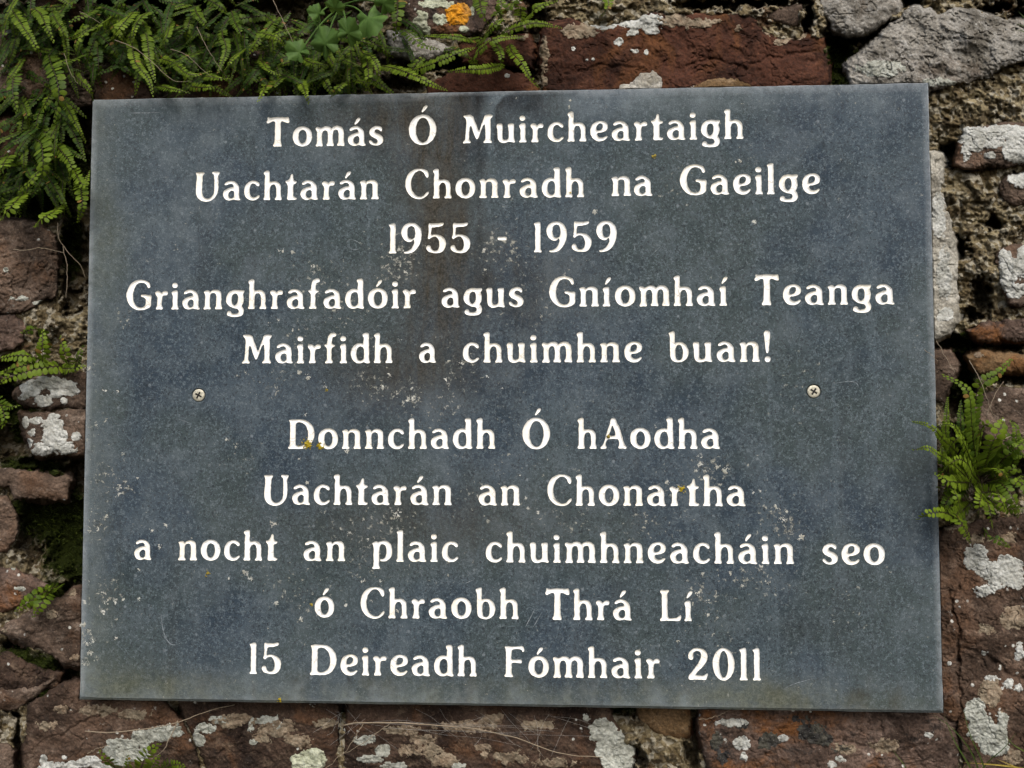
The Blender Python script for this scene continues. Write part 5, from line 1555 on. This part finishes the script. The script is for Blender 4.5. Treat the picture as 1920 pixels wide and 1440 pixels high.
DS = 'dead stems lying on the wall'
for k, (pts, r, lab) in enumerate([
    ([(505, -20), (520, 18), (552, 84)], .00028, 'thin pale stem slanting through the ferns left of the lobed leaves'),
    ([(368, 50), (388, 90), (416, 134)], .00026, 'thin pale stem hanging above the word Tomás'),
    ([(215, 76), (260, 95), (320, 148), (360, 153)], .0003, 'long pale stem crossing the ferns above the plaque corner'),
    ([(320, 92), (350, 104), (396, 145)], .00024, 'short curved stem in the dark ferns above the plaque'),
    ([(120, 100), (132, 135), (146, 158)], .00024, 'dark thin stem above the top left corner of the plaque'),
    ([(150, 22), (172, 34), (190, 44)], .00024, 'short pale stem near the top left of the wall'),
    ([(25, 468, .006), (48, 469, .003), (75, 464, .002), (100, 470, .004), (120, 474, .006)], .0005, 'pale root across the large brown stone at the left'),
    ([(108, 418, .008), (112, 450, .006), (130, 475, .006), (152, 500, .01), (160, 520, .012)], .00042, 'twisted root in the dark gap left of the plaque'),
    ([(118, 462, .008), (126, 500, .008), (124, 560, .01)], .0004, 'root hanging down the dark gap left of the plaque'),
    ([(1756, 640, .01), (1770, 662, .0), (1790, 700, -.004)], .00026, 'short dead stem above the right hand fern'),
    ([(1818, 676, .004), (1838, 715, -.006), (1858, 768, -.008), (1868, 782, -.004)], .0003, 'dead stem across the brown stone right of the plaque'),
    ([(1882, 716, .006), (1866, 738, .0), (1850, 780, -.004), (1858, 760, -.004)], .00024, 'forked dead stem on the stone beside the right edge'),
    ([(1866, 828, -.004), (1885, 822, -.006), (1935, 806, -.006)], .0005, 'pale twig at the right edge of the photo'),
    ([(1733, 656, -.002), (1745, 664, -.0015), (1758, 678, -.001)], .0002, 'hair thin stem lying on the right edge of the slate'),
]):
    stem('dead_twig', pts, r, M['dry'], lab, 'stem', DS, 1.4, -0.020, k * 3.1)
RT = 'pale dry roots under the plaque'
for k, (pts, r, lab) in enumerate([
    ([(640, 1362, .010), (680, 1356, .006), (735, 1354, .004), (800, 1358, .006), (880, 1366, .006), (960, 1382, .006), (1010, 1400, .006), (1060, 1414, .007), (1130, 1420, .01)], .0006, 'long pale root running under the middle of the plaque'),
    ([(160, 1372, .008), (220, 1374, .005), (290, 1364, .004), (340, 1352, .005), (390, 1334, .01), (440, 1322, .014)], .00055, 'pale root across the large brown stone at the bottom left'),
    ([(334, 1352, .005), (320, 1380, .004), (308, 1404, .004), (290, 1420, .006)], .0005, 'root branching down over the white lichen at the bottom left'),
    ([(735, 1354, .004), (700, 1380, .005), (670, 1400, .006), (645, 1412, .008)], .00035, 'thin root branching left from the long pale root'),
    ([(680, 1356, .006), (664, 1384, .005), (645, 1412, .007), (610, 1440, .008)], .00035, 'thin root at the bottom beside the green lichen rosette'),
    ([(1006, 1398, .006), (1012, 1420, .006), (1000, 1446, .008)], .00026, 'thread root hanging from the end of the long pale root'),
    ([(165, 1412, .006), (185, 1402, .005), (205, 1396, .006)], .0003, 'short root tip on the large brown stone at the bottom left'),
    ([(1310, 1350, .008), (1340, 1345, .006), (1372, 1330, .008)], .0003, 'thin root under the date on the plaque'),
]):
    stem('pale_root', pts, r, M['dry'], lab, 'root', RT, 2.2, 0.006, 50 + k * 2.3)
# spider silk under the plaque: one web of many threads
web = []
Vs, Fs, o_ = [], [], 0
for k in range(30):
    a = (rng.uniform(610, 1150), rng.uniform(1326, 1348), 0.014)
    b = (a[0] + rng.normal(20, 70), rng.uniform(1352, 1425), 0.007)
    if k < 8:
        a, b = (rng.uniform(640, 760), 1362 + rng.normal(0, 5), .006), (rng.uniform(900, 1110), 1350 + rng.normal(20, 14), .010)
    C, _ = curve3([px3(*a), px3(*a) * 0.65 + px3(*b) * 0.35 + rng.normal(0, 0.0012, 3), px3(*a) * 0.3 + px3(*b) * 0.7 + rng.normal(0, 0.0012, 3), px3(*b)], 12)
    V, F = tube(C, 0.000045, 0.000035, 3)
    Vs += V
    Fs += [tuple(o_ + i for i in f) for f in F]
    o_ += len(V)
tag(link_mesh('cobweb', Vs, Fs, M['silk']), 'thin grey cobweb stretched under the bottom edge of the plaque', 'cobweb')

# grass at the bottom right
def blade(pts, w, rng, tone):
    C, L = curve3([px3(*p) for p in pts], 16)
    T = np.gradient(C, axis=0)
    T /= np.linalg.norm(T, axis=1)[:, None]
    S = np.cross(T, [0.2, -1, 0.1])
    S /= np.linalg.norm(S, axis=1)[:, None]
    V, F, tn = [], [], []
    n = len(C)
    for i in range(n):
        k = w * (1 - (i / (n - 1)) ** 2.5) + 0.00004
        V += [C[i] - S[i] * k, C[i] + np.array([0, 0.35 * k, 0]), C[i] + S[i] * k]
        tn += [tone] * 3
    for i in range(n - 1):
        for j in range(2):
            a = i * 3 + j
            F.append((a, a + 1, a + 4, a + 3))
    return np.array(V), F, np.array(tn)


gt = empty('grass_tuft', px3(1850, 1470, 0.01))
tag(gt, 'few thin green grass blades over the stone at the bottom right', 'grass')
for pts, w, tn in [
    ([(1840, 1500, .004), (1822, 1445, -.006), (1790, 1390, -.008), (1770, 1342, -.004)], .00062, .3), ([(1850, 1500, .004), (1826, 1420, -.006), (1790, 1370, -.010), (1750, 1340, -.004)], .0005, .15),
    ([(1862, 1500, .004), (1842, 1430, -.006), (1820, 1380, -.010), (1806, 1330, -.006)], .00055, .25), ([(1800, 1500, .006), (1850, 1432, -.004), (1880, 1405, -.008), (1905, 1375, -.006)], .00045, .2),
    ([(1960, 1430, .004), (1920, 1408, -.006), (1900, 1396, -.008), (1884, 1378, -.006)], .00055, .86), ([(1960, 1452, .004), (1900, 1438, -.004), (1840, 1432, -.004), (1806, 1430, -.002)], .0006, 1.0),
    ([(1970, 1470, .004), (1920, 1445, -.004), (1890, 1432, -.006), (1870, 1424, -.004)], .00055, 1.0), ([(1720, 1500, .006), (1698, 1440, -.002), (1684, 1420, -.002), (1674, 1406, .002)], .0004, .7),
    ([(1890, 1500, .004), (1915, 1450, -.006), (1930, 1410, -.008)], .0005, .5), ([(1780, 1500, .006), (1800, 1450, -.002), (1830, 1420, -.004)], .00035, .3)]:
    V, F, T = blade(pts, w, rng, tn)
    link_mesh('blade', V, F, M['grass'], parent=gt, attrs={'tone': T})
gt = empty('grass_tuft', px3(1915, 50, 0.01))
tag(gt, 'tiny green grass tuft at the upper right edge of the photo', 'grass')
for pts in ([(1950, 70, .008), (1925, 52, -.002), (1906, 44, -.002)], [(1950, 80, .008), (1922, 60, -.002), (1900, 56, .002)], [(1945, 40, .008), (1930, 30, -.002), (1914, 34, .0)], [(1950, 60, .008), (1928, 40, -.004), (1910, 22, -.002)]):
    V, F, T = blade(pts, .0006, rng, .35)
    link_mesh('blade', V, F, M['grass'], parent=gt, attrs={'tone': T})

# moss in the joints: nobody could count it
mv_, mf_, mt_ = [], [], []
for cx, cy, rx, ry in MOSSY:
    n = int(rx * ry * 0.11)
    a = rng.uniform(0, 2 * math.pi, n)
    r = np.sqrt(rng.uniform(0, 1, n))
    X, Y = cx + rx * r * np.cos(a), cy + ry * r * np.sin(a)
    sd = np.full(n, -1e9)
    for s in STONE:
        if s.hi[0] > cx - rx - 10 and s.lo[0] < cx + rx + 10 and s.hi[1] > cy - ry - 10 and s.lo[1] < cy + ry + 10:
            sd = np.maximum(sd, s.sd(X, Y))
    k = (sd < 3) & (poly_sd(X, Y, PLQ) < 2)
    X, Y = X[k], Y[k]
    if len(X) == 0:
        continue
    D, v = mortar_depth(X, Y)
    P = px3(X, Y, np.minimum(D, 0.040))
    for p in P:
        d = np.array([rng.normal(0, 0.6), -1.0, rng.normal(0.35, 0.6)])
        d /= np.linalg.norm(d)
        sdv = np.cross(d, rng.normal(0, 1, 3))
        sdv /= np.linalg.norm(sdv)
        L = rng.uniform(0.0012, 0.0034)
        o = len(mv_)
        mv_ += [p - d * 0.0006 - sdv * 0.00022, p - d * 0.0006 + sdv * 0.00022, p + d * L * 0.6 + sdv * 0.00032, p + d * L, p + d * L * 0.6 - sdv * 0.00032]
        mf_.append((o, o + 1, o + 2, o + 3, o + 4))
        mt_ += [float(np.clip(rng.normal(0.35, 0.25), 0, 0.9))] * 5
tag(link_mesh('moss', np.array(mv_), mf_, M['moss'], attrs={'tone': np.array(mt_)}, smooth=False), 'dark green moss in the joints of the wall', 'moss', kind='stuff')
